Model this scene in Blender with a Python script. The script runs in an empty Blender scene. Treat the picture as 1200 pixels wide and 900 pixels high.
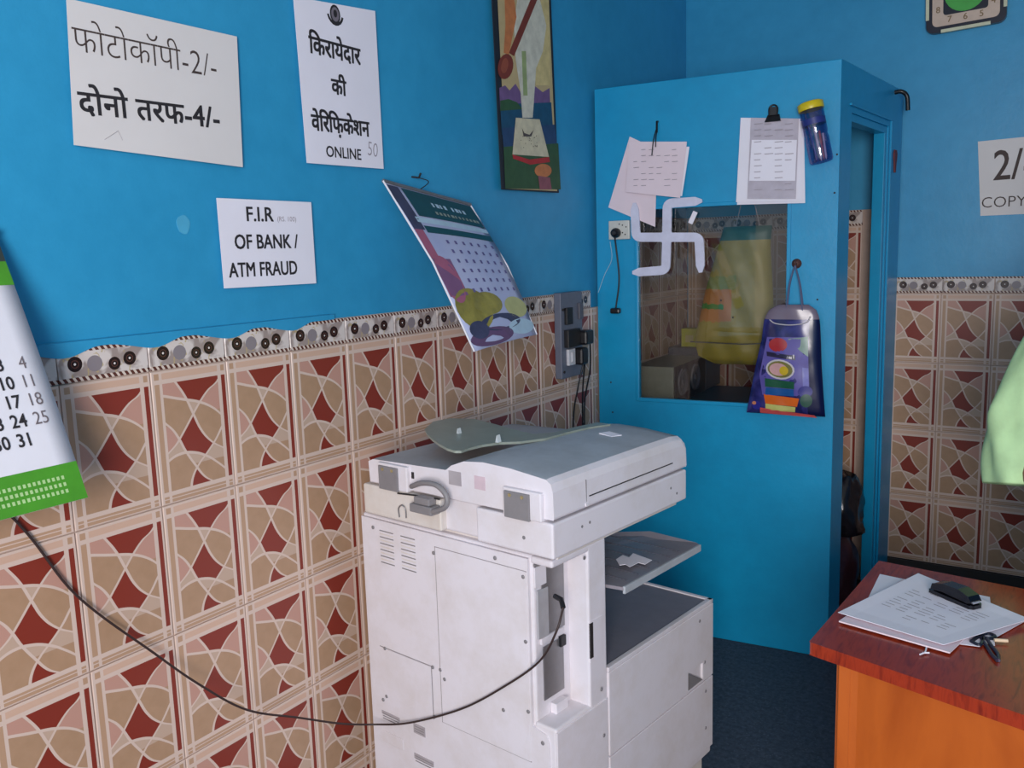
import bpy, bmesh, math, random
from mathutils import Vector, Matrix
random.seed(7)
S = bpy.context.scene
COL = S.collection
PI = math.pi

# ---------------------------------------------------------------- camera
FPX = 1026.2264
YAW, PITCH, ROLL = 0.5862, 0.1493, -0.0309
CAM = Vector((1.6839, -0.9285, 1.5664))
_f = Vector((-math.sin(YAW) * math.cos(PITCH), math.cos(YAW) * math.cos(PITCH), -math.sin(PITCH)))
_r = Vector((math.cos(YAW), math.sin(YAW), 0))
_u = _r.cross(_f)
R_ = _r * math.cos(ROLL) + _u * math.sin(ROLL)
U_ = -_r * math.sin(ROLL) + _u * math.cos(ROLL)
F_ = _f
cam = bpy.data.cameras.new('camera')
cam.sensor_fit = 'HORIZONTAL'
cam.sensor_width = 36.0
cam.lens = FPX * 36.0 / 1200.0
cam.clip_start = 0.05
co = bpy.data.objects.new('camera', cam)
COL.objects.link(co)
m = Matrix((R_, U_, -F_)).transposed().to_4x4()
m.translation = CAM
co.matrix_world = m
S.camera = co

# ---------------------------------------------------------------- world, light, exposure
W = bpy.data.worlds.new('sky_world'); S.world = W
W.use_nodes = True
W.node_tree.nodes['Background'].inputs[0].default_value = (0.78, 0.86, 1.0, 1)
W.node_tree.nodes['Background'].inputs[1].default_value = 0.8

def area(name, loc, aim, sx, sy, power, col, portal=False):
    l = bpy.data.lights.new(name, 'AREA'); l.shape = 'RECTANGLE'; l.size = sx; l.size_y = sy
    l.energy = power; l.color = col
    if portal: l.cycles.is_portal = True
    o = bpy.data.objects.new(name, l); COL.objects.link(o)
    o.location = loc
    o.rotation_euler = (Vector(aim) - Vector(loc)).to_track_quat('-Z', 'Y').to_euler()
    return o
area('shopfront_portal', (1.6, -2.6, 1.5), (1.6, 0, 1.5), 3.2, 3.0, 1, (1, 1, 1), True)
area('doorway_daylight', (2.4, -2.4, 1.60), (0.3, 1.5, 0.95), 1.0, 1.3, 106, (1.0, 0.95, 0.93))

S.view_settings.view_transform = 'Standard'
S.view_settings.look = 'None'
S.view_settings.gamma = 1.0
S.view_settings.exposure = 0.12
S.view_settings.use_curve_mapping = False

# ---------------------------------------------------------------- helpers
def ray(x, y): return F_ + R_ * ((x - 600) / FPX) + U_ * ((450 - y) / FPX)
def on_plane(x, y, a, n):
    d = ray(x, y); a = Vector(a); n = Vector(n)
    return CAM + d * ((a - CAM).dot(n) / d.dot(n))
def on_x(x, y, X=0.0): return on_plane(x, y, (X, 0, 0), (1, 0, 0))
def on_y(x, y, Y): return on_plane(x, y, (0, Y, 0), (0, 1, 0))
def on_z(x, y, Z): return on_plane(x, y, (0, 0, Z), (0, 0, 1))

def lin(c):
    c /= 255.0
    return c / 12.92 if c <= 0.04045 else ((c + 0.055) / 1.055) ** 2.4
def rgb(r, g, b): return (lin(r), lin(g), lin(b), 1.0)

class G:
    """small wrapper for shader node graphs"""
    def __init__(s, name):
        s.m = bpy.data.materials.new(name); s.m.use_nodes = True
        s.t = s.m.node_tree; s.b = s.t.nodes['Principled BSDF']
    def n(s, t, **k):
        o = s.t.nodes.new(t)
        for a, b in k.items(): setattr(o, a, b)
        return o
    def put(s, sock, v):
        if isinstance(v, bpy.types.NodeSocket): s.t.links.new(v, sock)
        else: sock.default_value = v
    def ma(s, op, a, b=None, c=None):
        o = s.n('ShaderNodeMath', operation=op); s.put(o.inputs[0], a)
        if b is not None: s.put(o.inputs[1], b)
        if c is not None: s.put(o.inputs[2], c)
        return o.outputs[0]
    def lt(s, a, b): return s.ma('LESS_THAN', a, b)
    def gt(s, a, b): return s.ma('GREATER_THAN', a, b)
    def mul(s, *a):
        r = a[0]
        for x in a[1:]: r = s.ma('MULTIPLY', r, x)
        return r
    def mx(s, *a):
        r = a[0]
        for x in a[1:]: r = s.ma('MAXIMUM', r, x)
        return r
    def mix(s, f, a, b):
        o = s.n('ShaderNodeMix', data_type='RGBA'); s.put(o.inputs[0], f); s.put(o.inputs[6], a); s.put(o.inputs[7], b)
        return o.outputs[2]
    def noise(s, scale, vec=None, detail=3.0, rough=0.55, dist=0.0):
        o = s.n('ShaderNodeTexNoise'); o.inputs['Scale'].default_value = scale; o.inputs['Detail'].default_value = detail
        o.inputs['Roughness'].default_value = rough; o.inputs['Distortion'].default_value = dist
        if vec is not None: s.put(o.inputs['Vector'], vec)
        return o.outputs[0]
    def ramp(s, f, stops):
        o = s.n('ShaderNodeValToRGB'); s.put(o.inputs[0], f); e = o.color_ramp.elements
        while len(e) < len(stops): e.new(0.5)
        for i, (p, c) in enumerate(stops): e[i].position = p; e[i].color = c
        return o.outputs[0]
    def obj(s): return s.n('ShaderNodeTexCoord').outputs['Object']
    def geo(s): return s.n('ShaderNodeNewGeometry').outputs['Position']
    def mapv(s, vec, scale):
        o = s.n('ShaderNodeMapping'); s.put(o.inputs[0], vec); o.inputs['Scale'].default_value = scale
        return o.outputs[0]
    def curve(s, x, pts):
        o = s.n('ShaderNodeFloatCurve'); s.put(o.inputs[1], x); c = o.mapping.curves[0]
        pts = sorted(pts)
        c.points[0].location = pts[0]; c.points[1].location = pts[-1]
        for p in pts[1:-1]: c.points.new(*p)
        o.mapping.extend = 'EXTRAPOLATED'; o.mapping.update()
        return o.outputs[0]
    def bump(s, h, strength=0.3, dist=0.002):
        o = s.n('ShaderNodeBump'); s.put(o.inputs['Height'], h); o.inputs['Strength'].default_value = strength
        o.inputs['Distance'].default_value = dist
        s.t.links.new(o.outputs[0], s.b.inputs['Normal'])
    def fin(s, col, rough=0.5, metal=0.0, spec=0.5):
        s.put(s.b.inputs['Base Color'], col); s.put(s.b.inputs['Roughness'], rough)
        s.b.inputs['Metallic'].default_value = metal
        s.b.inputs['Specular IOR Level'].default_value = spec
        return s.m

_pm = {}
def plain(name, c, rough=0.5, metal=0.0, var=0.08, scale=25.0, spec=0.5, bump=0.0):
    if name in _pm: return _pm[name]
    g = G(name)
    nz = g.noise(scale, g.obj(), 4.0, 0.6)
    lo = tuple(x * (1 - var) for x in c[:3]) + (1,); hi = tuple(min(1, x * (1 + var)) for x in c[:3]) + (1,)
    col = g.ramp(nz, [(0.3, lo), (0.7, hi)])
    if bump: g.bump(nz, bump, 0.002)
    _pm[name] = g.fin(col, rough, metal, spec)
    return _pm[name]

class MB:
    """collects shapes with materials; build() links them as one mesh object"""
    def __init__(s): s.v = []; s.f = []; s.mi = []; s.mats = []; s.sm = []
    def mat(s, m):
        if m not in s.mats: s.mats.append(m)
        return s.mats.index(m)
    def add(s, vs, fs, m, smooth=False):
        o = len(s.v); s.v += [tuple(v) for v in vs]; k = s.mat(m)
        for f in fs: s.f.append(tuple(o + i for i in f)); s.mi.append(k); s.sm.append(smooth)
    def box(s, x0, x1, y0, y1, z0, z1, m, M=None):
        vs = [Vector(p) for p in ((x0,y0,z0),(x1,y0,z0),(x1,y1,z0),(x0,y1,z0),(x0,y0,z1),(x1,y0,z1),(x1,y1,z1),(x0,y1,z1))]
        if M: vs = [M @ v for v in vs]
        s.add(vs, [(0,3,2,1),(4,5,6,7),(0,1,5,4),(1,2,6,5),(2,3,7,6),(3,0,4,7)], m)
    def prism(s, pts, d, m, M=None, smooth=False):
        """closed outline of 3-D points extruded by vector d"""
        n = len(pts); a = [Vector(p) for p in pts]; b = [p + Vector(d) for p in a]
        vs = a + b
        if M: vs = [M @ v for v in vs]
        s.add(vs, [tuple(range(n - 1, -1, -1)), tuple(range(n, 2 * n))], m)
        s.add(vs, [(i, (i + 1) % n, n + (i + 1) % n, n + i) for i in range(n)], m, smooth)
    def tube(s, pts, r, m, seg=8, caps=True, rs=None):
        pts = [Vector(p) for p in pts]; n = len(pts); vs = []; up = None
        for i, p in enumerate(pts):
            t = (pts[min(i + 1, n - 1)] - pts[max(i - 1, 0)]).normalized()
            if up is None:
                up = Vector((0, 0, 1)) if abs(t.z) < 0.9 else Vector((1, 0, 0))
            a = t.cross(up).normalized(); b = a.cross(t).normalized(); up = b
            rr = rs[i] if rs else r
            for k in range(seg):
                an = 2 * PI * k / seg
                vs.append(p + a * math.cos(an) * rr + b * math.sin(an) * rr)
        fs = [(i*seg+k, i*seg+(k+1)%seg, (i+1)*seg+(k+1)%seg, (i+1)*seg+k) for i in range(n-1) for k in range(seg)]
        s.add(vs, fs, m, True)
        if caps:
            s.add(vs[:seg], [tuple(range(seg-1,-1,-1))], m); s.add(vs[-seg:], [tuple(range(seg))], m)
    def lathe(s, prof, m, seg=20, M=None):
        vs = []
        for r, z in prof:
            for k in range(seg):
                a = 2*PI*k/seg; vs.append(Vector((r*math.cos(a), r*math.sin(a), z)))
        if M: vs = [M @ v for v in vs]
        n = len(prof)
        s.add(vs, [(i*seg+k, i*seg+(k+1)%seg, (i+1)*seg+(k+1)%seg, (i+1)*seg+k) for i in range(n-1) for k in range(seg)], m, True)
        s.add(vs[:seg], [tuple(range(seg-1,-1,-1))], m); s.add(vs[-seg:], [tuple(range(seg))], m)
    def disc(s, c, r, m, M=None, seg=16, ry=None):
        ry = ry or r
        vs = [Vector((c[0]+r*math.cos(2*PI*k/seg), c[1], c[2]+ry*math.sin(2*PI*k/seg))) for k in range(seg)]
        if M: vs = [M @ v for v in vs]
        s.add(vs, [tuple(range(seg))], m)
    def mesh(s, name):
        me = bpy.data.meshes.new(name); me.from_pydata(s.v, [], s.f)
        for mm in s.mats: me.materials.append(mm)
        me.polygons.foreach_set('material_index', s.mi)
        me.polygons.foreach_set('use_smooth', s.sm)
        me.update(); return me
    def build(s, name, parent=None, bevel=0.0, seg=2):
        me = s.mesh(name)
        o = bpy.data.objects.new(name, me); COL.objects.link(o)
        if parent: o.parent = parent
        if bevel:
            b = o.modifiers.new('bevel', 'BEVEL'); b.width = bevel; b.segments = seg; b.limit_method = 'ANGLE'
            b.angle_limit = math.radians(40); b.harden_normals = False
        return o

def tag(o, label=None, cat=None, group=None, kind=None):
    if label: o['label'] = label
    if cat: o['category'] = cat
    if group: o['group'] = group
    if kind: o['kind'] = kind
    return o
def empty(name, loc=(0,0,0), rz=0.0, M=None):
    o = bpy.data.objects.new(name, None); COL.objects.link(o); o.empty_display_size = 0.05
    if M is not None: o.matrix_world = M
    else: o.location = loc; o.rotation_euler = (0, 0, rz)
    return o
def struct(o): o['kind'] = 'structure'; return o
def copy_of(o, loc=None, parent=None):
    c = o.copy(); COL.objects.link(c)
    if parent: c.parent = parent
    if loc is not None: c.location = loc
    return c

def text_polys(body, size, bold=0.0, align='CENTER', spacing=1.0):
    """flat mesh data of a line of lettering in the built-in font, (verts, faces) in x-y"""
    c = bpy.data.curves.new('lettering', 'FONT'); c.body = body; c.size = size; c.align_x = align; c.align_y = 'CENTER'
    c.offset = bold; c.resolution_u = 3; c.space_character = spacing
    o = bpy.data.objects.new('lettering', c); COL.objects.link(o)
    bpy.context.view_layer.update()
    me = o.to_mesh()
    vs = [v.co.copy() for v in me.vertices]; fs = [tuple(p.vertices) for p in me.polygons]
    o.to_mesh_clear()
    bpy.data.objects.remove(o); bpy.data.curves.remove(c)
    return vs, fs
def put_text(mb, body, size, cx, cz, M, m, bold=0.0, align='CENTER', sx=1.0, rot=0.0, lift=0.0007, spacing=1.0):
    """lettering on the local x-z plane of M, facing local -y"""
    vs, fs = text_polys(body, size, min(bold, 0.0), align, spacing)
    cr, sr = math.cos(rot), math.sin(rot)
    offs = [(0, 0)] if bold <= 0 else [(a * bold, c * bold) for a, c in ((-1, -.7), (1, -.7), (1, .7), (-1, .7), (0, 0))]
    for k, (ox, oz_) in enumerate(offs):
        out = []
        for v in vs:
            x, z = v.x * sx + ox, v.y + oz_
            out.append(M @ Vector((cx + x*cr - z*sr, -lift - 0.00005*k, cz + x*sr + z*cr)))
        mb.add(out, fs, m)

def frame(origin, xdir, zdir=(0,0,1)):
    """matrix whose local x runs along xdir, local z along zdir, local -y faces the viewer"""
    x = Vector(xdir).normalized(); z = Vector(zdir).normalized(); y = z.cross(x).normalized(); z = x.cross(y).normalized()
    M = Matrix((x, y, z)).transposed().to_4x4(); M.translation = Vector(origin); return M
def loc_on(M, px, py, off=0.0):
    """local (x, z) of a photograph point on the local plane y = -off of M"""
    n = M.to_3x3() @ Vector((0, 1, 0)); a = M @ Vector((0, -off, 0))
    p = M.inverted() @ on_plane(px, py, a, n); return p.x, p.z

# ---------------------------------------------------------------- materials
def m_paint(name, c, rough=0.42):
    g = G(name); pos = g.geo()
    n1 = g.noise(1.6, pos, 4, 0.6); n2 = g.noise(14, pos, 5, 0.65); n3 = g.noise(90, pos, 3, 0.5)
    f = g.ma('ADD', g.ma('MULTIPLY', n1, 0.6), g.ma('MULTIPLY', n2, 0.4))
    lo = (c[0]*0.75, c[1]*0.86, c[2]*0.88, 1); hi = (c[0]*1.3, c[1]*1.12, c[2]*1.1, 1)
    col = g.ramp(f, [(0.3, lo), (0.7, hi)])
    g.bump(g.ma('ADD', g.ma('MULTIPLY', n2, 0.7), g.ma('MULTIPLY', n3, 0.3)), 0.25, 0.004)
    return g.fin(col, rough)
M_BLUE = m_paint('blue_wall_paint', rgb(46, 150, 196))
M_BLUEB = m_paint('blue_gloss_paint', rgb(6, 148, 196), 0.36)
M_WHITEC = plain('ceiling_whitewash', rgb(205, 205, 200), 0.8)
M_GROUT = plain('grout', rgb(196, 172, 158), 0.8)

def m_floor():
    g = G('dark_speckled_floor'); pos = g.geo()
    a = g.noise(60, pos, 4, 0.7); b = g.noise(5, pos, 4, 0.6); v = g.n('ShaderNodeTexVoronoi'); v.inputs['Scale'].default_value = 70
    g.put(v.inputs['Vector'], pos)
    c = g.mix(g.ramp(a, [(0.35, (0,0,0,1)), (0.65, (1,1,1,1))]), rgb(38, 44, 56), rgb(74, 82, 98))
    c = g.mix(g.mul(g.lt(v.outputs['Distance'], 0.22), 0.5), c, rgb(98, 104, 118))
    c = g.mix(g.ma('MULTIPLY', b, 0.5), c, rgb(46, 50, 60))
    g.bump(a, 0.15, 0.002)
    return g.fin(c, 0.55)
M_FLOOR = m_floor()

TW, TH = 0.20, 0.30
CREAM = rgb(214, 190, 176); TAN = rgb(166, 132, 102); TAN2 = rgb(184, 148, 120); PINK = rgb(192, 146, 130)
PALE = rgb(194, 166, 146); RED = rgb(134, 52, 40)
def m_tile():
    g = G('printed_wall_tile')
    sep = g.n('ShaderNodeSeparateXYZ'); g.put(sep.inputs[0], g.obj())
    u = g.ma('DIVIDE', sep.outputs[0], TW); v = g.ma('DIVIDE', sep.outputs[2], -TH)
    A = g.curve(v, [(0.0,.2),(.10,.30),(.22,.41),(.36,.497),(.496,.586),(.593,.70),(.67,.866),(.72,1.0)])
    B = g.curve(v, [(0.0,1.0),(.14,.86),(.20,.72),(.278,.60),(.37,.486),(.49,.342),(.56,.25),(.61,.15),(.68,0.0)])
    D = g.curve(v, [(.30,0.0),(.39,.13),(.453,.22),(.532,.29),(.62,.35),(.759,.475),(.857,.579),(.912,.69),(1.0,.9)])
    Fv = g.curve(v, [(.40,1.0),(.504,.87),(.588,.777),(.677,.644),(.754,.515),(.835,.426),(.90,.395),(1.0,.38)])
    C = g.curve(u, [(0.0,.17),(.14,.19),(.3,.222),(.41,.243),(.58,.277),(.765,.342),(.9,.425),(1.0,.5)])
    Ev = g.curve(u, [(0.0,.74),(.14,.672),(.28,.642),(.45,.652),(.64,.708),(.78,.78),(.87,.836),(1.0,.93)])
    a = g.ma('SUBTRACT', u, A); b = g.ma('SUBTRACT', u, B); d = g.ma('SUBTRACT', u, D); f = g.ma('SUBTRACT', u, Fv)
    c = g.ma('SUBTRACT', v, C); e = g.ma('SUBTRACT', v, Ev)
    LW = 0.016
    lines = g.mx(g.lt(g.ma('ABSOLUTE', a), LW), g.lt(g.ma('ABSOLUTE', b), LW), g.lt(g.ma('ABSOLUTE', d), LW), g.lt(g.ma('ABSOLUTE', f), LW),
                 g.lt(g.ma('ABSOLUTE', c), 0.0105), g.lt(g.ma('ABSOLUTE', e), 0.0105))
    up = g.lt(v, 0.36); dn = g.gt(v, 0.36); lo = g.gt(v, 0.74); nlo = g.lt(v, 0.74)
    red = g.mx(g.mul(g.gt(a, 0), g.lt(b, 0), g.lt(c, 0), up),
               g.mul(dn, g.gt(b, 0), g.lt(a, 0), g.gt(d, 0), g.lt(f, 0), g.lt(e, 0)),
               g.mul(lo, g.gt(f, 0), g.lt(d, 0)))
    pink = g.mx(g.mul(up, g.lt(a, 0), g.lt(c, 0)), g.mul(g.gt(b, 0), up, g.lt(c, 0)),
                g.mul(g.gt(a, 0), g.gt(f, 0), g.gt(v, .66), g.lt(e, 0)), g.mul(g.lt(d, 0), g.lt(b, 0), dn, g.gt(v, .42), g.lt(e, 0)))
    pale = g.mx(g.mul(up, g.gt(a, 0), g.lt(b, 0), g.gt(c, 0)), g.mul(g.gt(f, 0), g.lt(a, 0), dn, nlo),
                g.mul(g.lt(d, 0), g.gt(b, 0), dn, g.lt(e, 0)), g.mul(g.gt(d, 0), g.lt(f, 0), g.gt(e, 0), nlo))
    oi = g.n('ShaderNodeObjectInfo')
    mot = g.noise(30, g.obj(), 3, 0.6)
    base = g.mix(mot, TAN, TAN2)
    col = g.mix(pink, base, PINK); col = g.mix(pale, col, PALE); col = g.mix(red, col, RED); col = g.mix(lines, col, CREAM)
    # borders of the print
    def band(x, p, q): return g.mul(g.gt(x, p), g.lt(x, q))
    inU = band(u, .135, .865); inV = band(v, .10, .905)
    edge = CREAM
    sv = g.mx(band(u, .04, .10), g.mul(band(u, .912, .962), g.ma('SUBTRACT', 1.0, inV)))
    sh = g.mx(band(v, .022, .068), band(v, .938, .985))
    outer = g.mix(g.mx(g.mul(sv, inV), g.mul(sh, inU), g.mul(sv, sh)), edge, TAN2)
    outer = g.mix(g.mul(sh, inU, g.lt(v, 0.5)), outer, rgb(208, 172, 150))
    outer = g.mix(g.mul(band(u, .912, .965), inV), outer, RED)
    outer = g.mix(band(v, .955, .962), outer, CREAM)
    col = g.mix(g.mul(inU, inV), outer, col)
    hs = g.n('ShaderNodeHueSaturation'); g.put(hs.inputs['Color'], col)
    g.put(hs.inputs['Value'], g.ma('ADD', g.ma('MULTIPLY', oi.outputs['Random'], 0.10), 0.95))
    return g.fin(hs.outputs[0], g.ma('ADD', g.ma('MULTIPLY', g.noise(12, g.geo()), 0.12), 0.26), 0, 0.45)
M_TILE = m_tile()

BH = 0.070
def m_border():
    g = G('printed_border_tile')
    sep = g.n('ShaderNodeSeparateXYZ'); g.put(sep.inputs[0], g.obj())
    x = sep.outputs[0]; z = sep.outputs[2]
    u = g.ma('DIVIDE', x, TW); v = g.ma('DIVIDE', z, BH)          # v up from 0
    n = g.noise(55, g.obj(), 3, 0.6, 1.0); n2 = g.noise(28, g.obj(), 2, 0.5, 0.5)
    col = g.mix(g.ramp(n2, [(0.45, (0,0,0,1)), (0.56, (1,1,1,1))]), rgb(214, 202, 196), rgb(158, 142, 136))
    col = g.mix(g.mul(g.gt(n, 0.62), 0.8), col, rgb(186, 164, 116))
    def dist(cx, cz):
        dx = g.ma('SUBTRACT', x, cx); dz = g.ma('SUBTRACT', z, cz)
        return g.ma('SQRT', g.ma('ADD', g.ma('MULTIPLY', dx, dx), g.ma('MULTIPLY', dz, dz)))
    blob = dist(0.078, 0.034); col = g.mix(g.lt(blob, 0.0165), col, rgb(138, 128, 132))
    for cx, cz, r in ((0.036, 0.037, 0.0155), (0.121, 0.029, 0.0135), (0.156, 0.036, 0.0145)):
        d = dist(cx, cz)
        col = g.mix(g.lt(d, r), col, rgb(44, 26, 22))
        col = g.mix(g.mul(g.lt(d, r*0.55), g.gt(d, r*0.42)), col, rgb(84, 54, 46))
        col = g.mix(g.lt(d, r*0.16), col, rgb(230, 220, 214))
    rope = g.mx(g.lt(v, 0.15), g.gt(v, 0.87))
    st = g.ma('FRACT', g.ma('ADD', g.ma('MULTIPLY', u, 15.0), g.ma('MULTIPLY', v, 3.2)))
    rc = g.mix(g.lt(st, 0.55), rgb(216, 198, 184), rgb(92, 52, 44))
    col = g.mix(rope, col, rc)
    return g.fin(col, 0.25)
M_BORDER = m_border()

M_COP = None
def m_copier(name, c, dirt):
    g = G(name); o = g.geo()
    a = g.noise(7, o, 5, 0.7); b = g.noise(60, o, 3, 0.6)
    col = g.mix(g.ramp(a, [(0.42, (0,0,0,1)), (0.8, (1,1,1,1))]), c, dirt)
    g.bump(b, 0.08, 0.001)
    return g.fin(col, 0.48)
M_COP = m_copier('aged_white_plastic', rgb(222, 216, 222), rgb(208, 199, 198))
M_COPY2 = m_copier('yellowed_plastic', rgb(216, 208, 202), rgb(200, 188, 176))
M_COPT = m_copier('shaded_white_plastic', rgb(176, 180, 186), rgb(152, 154, 158))  # same white plastic; dim light and blue reflection put into its colour
M_GREYP = plain('grey_plastic', rgb(128, 124, 126), 0.5)
M_GREEN_GREY = plain('green_grey_tray_plastic', rgb(138, 146, 136), 0.3)
M_DGREY = plain('dark_grey_plastic', rgb(82, 82, 92), 0.45)
M_METAL = plain('zinc_metal', rgb(150, 148, 150), 0.35, 0.7)
M_BLACK = plain('black_plastic', rgb(22, 22, 26), 0.35)
M_DARK = plain('dark_gap', rgb(40, 36, 36), 0.7)
M_PAPER = plain('white_paper', rgb(234, 230, 240), 0.75, 0, 0.02, 8)
M_PAPER2 = plain('warm_paper', rgb(220, 214, 212), 0.75, 0, 0.02, 8)
M_PINKP = plain('pinkish_paper', rgb(226, 208, 216), 0.75, 0, 0.03, 8)
M_INK = plain('black_ink', rgb(40, 36, 40), 0.7)
M_INKL = plain('faint_ink', rgb(160, 150, 158), 0.7)
M_INKB = plain('brown_ink', rgb(70, 56, 52), 0.7)

def m_wood(name, c1, c2, rough, scale, axis):
    g = G(name); pos = g.obj()
    v = g.mapv(pos, axis); n = g.noise(scale, v, 6, 0.6, 1.2)
    col = g.ramp(n, [(0.3, c1), (0.52, c2), (0.72, c1)])
    return g.fin(col, rough)
M_DESKTOP = m_wood('red_wood_laminate', rgb(116, 34, 20), rgb(156, 52, 26), 0.24, 7, (9, 1.2, 1.2))
M_DESK = m_wood('orange_wood', rgb(166, 76, 18), rgb(184, 90, 26), 0.4, 5, (1.0, 1.0, 0.25))

# ---------------------------------------------------------------- setting
BY = 3.2157                       # back wall
ZT = 1.335                        # top of the tile field (outside the booth)
RX, FY, CZ = 3.2, -2.6, 2.95
def shell(name, x0, x1, y0, y1, z0, z1, m):
    b = MB(); b.box(x0, x1, y0, y1, z0, z1, m); return struct(b.build(name))
shell('floor', -0.15, RX + 0.15, FY - 0.4, BY + 0.15, -0.1, 0.0, M_FLOOR)
shell('ceiling', -0.15, RX + 0.15, FY, BY + 0.15, CZ, CZ + 0.12, M_WHITEC)
wall_l = shell('wall_left', -0.15, -0.010, FY, BY + 0.15, 0.0, CZ, M_BLUE)
wall_b = shell('wall_back', -0.010, RX + 0.0, BY + 0.010, BY + 0.15, 0.0, CZ, M_BLUE)
wall_r = shell('wall_right', RX, RX + 0.15, FY, BY + 0.15, 0.0, CZ, M_BLUE)

def tile_mesh(w, h, t, m, up=False):
    """tile slab with chamfered front edges: x right, z down from 0 (or up), front at y = 0"""
    g = 0.0012; c = 0.0014
    z0, z1 = (g, h - g) if up else (-h + g, -g)
    x0, x1 = g, w - g
    b = MB()
    o = [(x0,z0),(x1,z0),(x1,z1),(x0,z1)]; i_ = [(x0+c,z0+c),(x1-c,z0+c),(x1-c,z1-c),(x0+c,z1-c)]
    vs = [(x,t,z) for x,z in o] + [(x,c,z) for x,z in o] + [(x,0,z) for x,z in i_]
    fs = [(3,2,1,0),(8,9,10,11)]
    for k in range(4):
        j = (k+1)%4
        fs += [(k,j,4+j,4+k),(4+k,4+j,8+j,8+k)]
    b.add(vs, fs, m); return b.mesh('tile')
ME_TILE = tile_mesh(TW, TH, 0.009, M_TILE)
ME_BORD = tile_mesh(TW, BH, 0.009, M_BORDER, True); ME_BORD.name = 'border_tile'
_cut = {}
def cut_mesh(w, h):
    k = (round(w, 4), round(h, 4))
    if k not in _cut: _cut[k] = tile_mesh(w, h, 0.009, M_TILE)
    return _cut[k]
def put(me, name, parent, loc, rz):
    o = bpy.data.objects.new(name, me); COL.objects.link(o); o.parent = parent
    o.location = loc; o.rotation_euler = (0, 0, rz); return o
def rows(top):
    z = top; r = []
    while z > 0.02:
        h = min(TH, z); r.append((z, h)); z -= TH
    return r
def field_left(j0, j1, top):
    for j in range(j0, j1):
        for z, h in rows(top):
            put(ME_TILE if h > TH - 0.01 else cut_mesh(TW, h), 'tile', wall_l, (0, j * TW, z), PI/2)
        put(ME_BORD, 'border_tile', wall_l, (0, j * TW, top), PI/2)
field_left(-3, 11, ZT)
def strip_left(y0, w, top):
    for z, h in rows(top): put(cut_mesh(w, h), 'tile', wall_l, (0, y0, z), PI/2)
strip_left(2.2, 0.05, ZT)
field_left_in = []
for j in range(5):
    y0 = 2.285 + j * TW; w = min(TW, BY - y0)
    if w < 0.02: break
    for z, h in rows(ZT + TH):
        put(ME_TILE if (h > TH-0.01 and w > TW-0.01) else cut_mesh(w, h), 'tile', wall_l, (0, y0, z), PI/2)
    put(ME_BORD if w > TW - 0.01 else ME_BORD, 'border_tile', wall_l, (0, min(y0, BY-TW), ZT + TH), PI/2)
# back wall: one row higher inside the booth
XB = 1.1467
for j in range(5):
    x0 = 0.02 + (j - 1) * TW + 0.0
    w = TW
    if x0 < 0: w = TW + x0; x0 = 0.001
    x0e = x0
    if x0e > 0.93: break
    ww = min(w, 0.955 - x0e)
    for z, h in rows(ZT + TH):
        put(ME_TILE if (h > TH-0.01 and ww > TW-0.001) else cut_mesh(ww, h), 'tile', wall_b, (x0e, BY, z), 0)
    if ww > 0.15: put(ME_BORD, 'border_tile', wall_b, (x0e, BY, ZT + TH), 0)
for j in range(-1, 10):
    x0 = XB + j * TW; w = min(TW, RX - x0)
    if w < 0.02: break
    for z, h in rows(ZT):
        if h < TH - 0.01: continue
        if j == -1:
            zz = put(cut_mesh(TW, h), 'tile', wall_b, (x0 + 0.0, BY, z), 0)
        else:
            put(ME_TILE if w > TW-0.01 else cut_mesh(w, h), 'tile', wall_b, (x0, BY, z), 0)
    if w > 0.15: put(ME_BORD, 'border_tile', wall_b, (x0 + (0.012 if j < 0 else 0), BY, ZT + 0.002), 0)
gb = MB(); gb.box(-0.0095, -0.006, -0.62, 2.2, 0.0, ZT + BH, M_GROUT); gb.box(-0.0095, -0.006, 2.2, 2.285, 0.0, ZT, M_GROUT); gb.box(-0.0095, -0.006, 2.285, BY, 0.0, ZT + TH + BH, M_GROUT)
gb.build('grout', wall_l)
gb = MB(); gb.box(0, 0.955, BY + 0.006, BY + 0.0095, 0.0, ZT + TH + BH, M_GROUT); gb.box(0.955, RX, BY + 0.006, BY + 0.0095, 0.0, ZT + BH, M_GROUT)
gb.build('grout', wall_b)
b = MB(); b.box(0.965, RX, BY - 0.008, BY + 0.008, 0.0, 0.134, M_DARK); struct(b.build('baseboard_back', None, 0.002))
# far side wall tiles are out of view; paint slopped down over the border tiles on the left wall
def smear():
    b = MB(); top = ZT + BH + 0.012; n = 120; vs = []
    for i in range(n + 1):
        y = -0.6 + i * (1.36 / n)
        t = i / n
        j = (y / TW) % 1.0
        d = 0.013 + 0.009 * math.cos(2 * PI * (j - 0.05)) + 0.0012 * math.sin(y * 61)
        if y > 0.62: d *= max(0.1, (0.76 - y) / 0.14)
        vs += [(0.0015, y, top), (0.0015, y, top - max(0.013, d + 0.008)), (-0.0095, y, top + 0.002)]
    fs = []
    for i in range(n):
        a = i * 3; fs += [(a, a+1, a+4, a+3), (a+2, a, a+3, a+5)]
    b.add(vs, fs, M_BLUE); b.build('paint_smear', wall_l)
smear()
b = MB(); c0 = on_x(218, 263, 0.0)
pts = [(-0.0088, c0.y+0.017*math.cos(a_)*(1+.08*math.sin(3*a_)), c0.z+0.021*math.sin(a_)*(1+.06*math.cos(5*a_))) for a_ in [2*PI*k/16 for k in range(16)]]
b.prism(pts, (-0.002, 0, 0), plain('scraped_pale_blue', rgb(74, 164, 200), 0.7)); b.build('chipped_paint', wall_l)

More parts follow.
